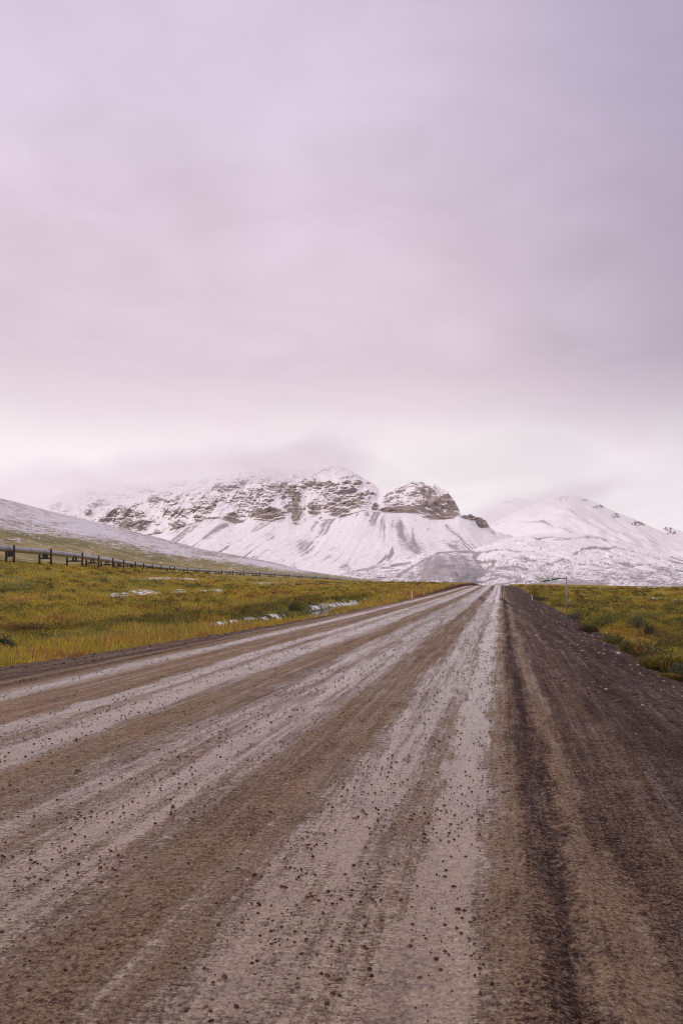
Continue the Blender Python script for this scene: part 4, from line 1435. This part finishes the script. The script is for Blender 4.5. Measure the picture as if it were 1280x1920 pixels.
shrub(470, 62.0, 1.6, 1.1, [OL, DG], 'green willow thicket on the bank above the snowy creek bed', dz=0.1)
shrub(545, 78.0, 1.5, 1.2, [DG, OL, DG], 'darkest willow clump overhanging the creek water')


# ------------------------------------------------------------------ stones
def ico():
    t = (1 + 5 ** .5) / 2
    v = np.array([(-1, t, 0), (1, t, 0), (-1, -t, 0), (1, -t, 0), (0, -1, t), (0, 1, t), (0, -1, -t), (0, 1, -t), (t, 0, -1), (t, 0, 1), (-t, 0, -1), (-t, 0, 1)], float)
    v /= np.linalg.norm(v[0])
    f = np.array([(0, 11, 5), (0, 5, 1), (0, 1, 7), (0, 7, 10), (0, 10, 11), (1, 5, 9), (5, 11, 4), (11, 10, 2), (10, 7, 6), (7, 1, 8), (3, 9, 4), (3, 4, 2), (3, 2, 6), (3, 6, 8), (3, 8, 9), (4, 9, 5), (2, 4, 11), (6, 2, 10), (8, 6, 7), (9, 8, 1)])
    return v, f


def ico2():
    v, f = ico()
    v = list(map(tuple, v))
    cache = {}

    def mid(a, b):
        k = (min(a, b), max(a, b))
        if k not in cache:
            p = (np.array(v[a]) + np.array(v[b])) / 2
            v.append(tuple(p / np.linalg.norm(p)))
            cache[k] = len(v) - 1
        return cache[k]
    nf = []
    for a, b, c in f:
        ab, bc, ca = mid(a, b), mid(b, c), mid(c, a)
        nf += [(a, ab, ca), (b, bc, ab), (c, ca, bc), (ab, bc, ca)]
    return np.array(v), np.array(nf)


def stones(name, X, Y, Z, size, flat, cols, mat, label, cat, hi=False):
    v, f = ico2() if hi else ico()
    n = len(X)
    k = len(v)
    jit = 1 + rng.normal(0, 0.16, (n, k, 1))
    S = np.stack([size * rng.uniform(.8, 1.3, n), size * rng.uniform(.7, 1.1, n), size * flat], -1)[:, None, :]
    P = v[None] * jit * S
    a = rng.random(n) * 2 * np.pi
    c, s = np.cos(a)[:, None], np.sin(a)[:, None]
    x = P[..., 0] * c - P[..., 1] * s
    y = P[..., 0] * s + P[..., 1] * c
    V = np.stack([x + X[:, None], y + Y[:, None], P[..., 2] + Z[:, None]], -1).reshape(-1, 3)
    Fc = (f[None] + (np.arange(n) * k)[:, None, None]).reshape(-1, 3)
    C = np.repeat(cols, k, 0)
    return tag(mesh_np(name, V, Fc, mat, smooth=False, colors=C), label, cat, kind='stuff')


def build_stones():
    # grit pressed into the mud of the travelled lanes
    n = 56000
    Y = 3.2 * (75 / 3.2) ** (rng.random(n) ** 0.8)
    u = rng.uniform(-9.6, 0.1, n)
    dens = np.interp(u, [-9.6, -9, -8.3, -7.2, -6.5, -6, -5, -4.4, -3.6, -2.9, -2.4, -1.8, -1.4, -0.9, -.4, 0.1], [.3, .8, .3, .3, .9, .7, .3, .4, 1, .9, .3, .3, .9, 1, .8, .3])
    cl = fbm(u * 1.2, Y * 0.8, 3, 301)
    keep = (rng.random(n) < dens * (0.35 + 1.2 * sstep(cl, -0.2, 0.35))) & (puddle(u, Y) < .3) & (np.abs(u + SK * Y) < 0.5 * Y + 1)
    u, Y = u[keep], Y[keep]
    m = len(u)
    size = (0.0034 + 0.0105 * rng.random(m) ** 3.6) * (1 + 0.019 * Y)
    Z = road_z(u, Y) + road_micro(u, Y) + size * 0.12
    col = np.array([0.068, 0.034, 0.022])[None] * (0.5 + 1.1 * rng.random(m))[:, None]
    stones('gravel', u + SK * Y, Y, Z, size, 0.75, col, M_pebble, 'dark brown grit scattered over the muddy lanes', 'gravel')
    # coarser stones on the shoulders
    n = 26000
    Y = 3.2 * (90 / 3.2) ** (rng.random(n) ** 0.8)
    side = rng.random(n) < 0.82
    u = np.where(side, 0.8 + 5.4 * rng.random(n) ** 0.75, -13.6 + 3.2 * rng.random(n))
    keep = (rng.random(n) < np.interp(u, [-13, -11, 0.8, 2, 3.5, 5, 6], [.8, .5, .15, .3, .7, 1, 1]))
    u, Y = u[keep], Y[keep]
    m = len(u)
    size = (0.008 + 0.045 * rng.random(m) ** 6) * (1 + 0.014 * Y)
    size = np.where(Y < 13, np.minimum(size, 0.014), size)
    Z = np.maximum(road_z(u, Y) + road_micro(u, Y), ground_z(u + SK * Y, Y)) + size * 0.15
    pal = np.array([(0.06, 0.038, 0.034), (0.09, 0.06, 0.05), (0.05, 0.034, 0.034), (0.20, 0.14, 0.11), (0.40, 0.31, 0.25)])
    ci = rng.choice(5, m, p=[.32, .28, .22, .14, .04])
    ci = np.where((ci == 4) & (Y < 11), 3, ci)
    col = pal[ci] * (0.7 + 0.6 * rng.random(m))[:, None]
    stones('gravel', u + SK * Y, Y, Z, size, 0.5, col, M_stone, 'coarse brown and pale stones lying along the road shoulders', 'gravel')
    # pale slabs at the foot of the right shoulder
    v, f = ico2()
    spots = [(1188, 1194), (1146, 1181), (1211, 1215), (1225, 1217), (1246, 1232), (1222, 1241), (1240, 1247), (1268, 1231), (1271, 1252), (1180, 1187), (1020, 1177), (1250, 1250), (1158, 1226), (1195, 1248), (1190, 1205), (1262, 1266), (1110, 1193)]
    for i, (px, py) in enumerate(spots):
        # follow the sight line down to the shoulder
        best = min((abs(HOR + F * (H - gz((px - 640) / F * d, d)) / d - py), d) for d in np.arange(12, 60, 0.25))[1]
        x = (px - 640) / F * best
        rs = np.random.default_rng(900 + i)
        a = rs.uniform(0.045, 0.105) * (best / 24) ** .5
        P = v * (1 + rs.normal(0, .12, (len(v), 1))) * np.array([a * 1.3, a, a * .38])
        c, s = math.cos(i * 1.7), math.sin(i * 1.7)
        P = np.stack([P[:, 0] * c - P[:, 1] * s, P[:, 0] * s + P[:, 1] * c, P[:, 2]], -1)
        col = np.repeat((np.array([[0.46, 0.38, 0.33]]) * rs.uniform(.6, 1.1)), len(v), 0)
        o = mesh_np('stone', P, f, M_stone, smooth=False, colors=col)
        o.location = (x, best, gz(x, best) + a * .12)
        tag(o, 'pale flat stone lying on the dark gravel of the right shoulder', 'stone', 'pale stones on the right shoulder')


build_stones()


# ------------------------------------------------------------------ low cloud on the summits
def build_mist(x0, x1, y0, y1, z0, z1, slope, base, xr0, xr1, dens, label):
    V, Fc = box((x0 + x1) / 2, (y0 + y1) / 2, (z0 + z1) / 2, x1 - x0, y1 - y0, z1 - z0)
    m = bpy.data.materials.new('summit_cloud')
    m.use_nodes = True
    nt = m.node_tree
    nt.nodes.clear()
    out = nt.nodes.new('ShaderNodeOutputMaterial')
    pv = nt.nodes.new('ShaderNodeVolumePrincipled')
    pv.inputs['Color'].default_value = (1.0, 0.985, 0.99, 1)
    pv.inputs['Anisotropy'].default_value = 0.78
    pos = geo_pos(nt)
    sep = nt.nodes.new('ShaderNodeSeparateXYZ')
    nt.links.new(pos, sep.inputs[0])
    n1 = noise(nt, pos, 0.0042, 5, 0.55, 0.3)
    ceil_ = mathn(nt, 'ADD', mathn(nt, 'MULTIPLY', sep.outputs[0], slope), base)
    ceil_ = mathn(nt, 'ADD', ceil_, mathn(nt, 'MULTIPLY', mathn(nt, 'SUBTRACT', n1, 0.5), -260.0))
    rel = mathn(nt, 'SUBTRACT', sep.outputs[2], ceil_)
    low = maprange(nt, rel, -45, 70)
    top = maprange(nt, rel, 35, 110, 1, 0)
    rt = maprange(nt, sep.outputs[0], xr0, xr1, 1, 0)
    rt = mathn(nt, 'MULTIPLY', rt, maprange(nt, sep.outputs[0], x0, x0 + 300))
    ft = maprange(nt, sep.outputs[1], y0 + 10, y0 + 350)
    bk = maprange(nt, sep.outputs[1], y1 - 400, y1 - 20, 1, 0)
    d = mathn(nt, 'MULTIPLY', low, top)
    for q in (rt, ft, bk):
        d = mathn(nt, 'MULTIPLY', d, q)
    d = mathn(nt, 'MULTIPLY', d, maprange(nt, sep.outputs[2], z1 - 120, z1 - 5, 1, 0))
    d = mathn(nt, 'MULTIPLY', d, dens)
    nt.links.new(d, pv.inputs['Density'])
    nt.links.new(pv.outputs[0], out.inputs['Volume'])
    o = obj('mist', (V, Fc), m)
    tag(o, label, 'mist', kind='stuff')


build_mist(-2300, 420, 2450, 4500, 250, 760, 0.125, 438.0, -80, 190, 0.0046, 'pale low cloud hiding the long rocky summit ridge')
build_mist(500, 1700, 3500, 5900, 300, 900, 0.22, 128.0, 1150, 1500, 0.0030, 'thin pale cloud over the far peak behind the foothill')
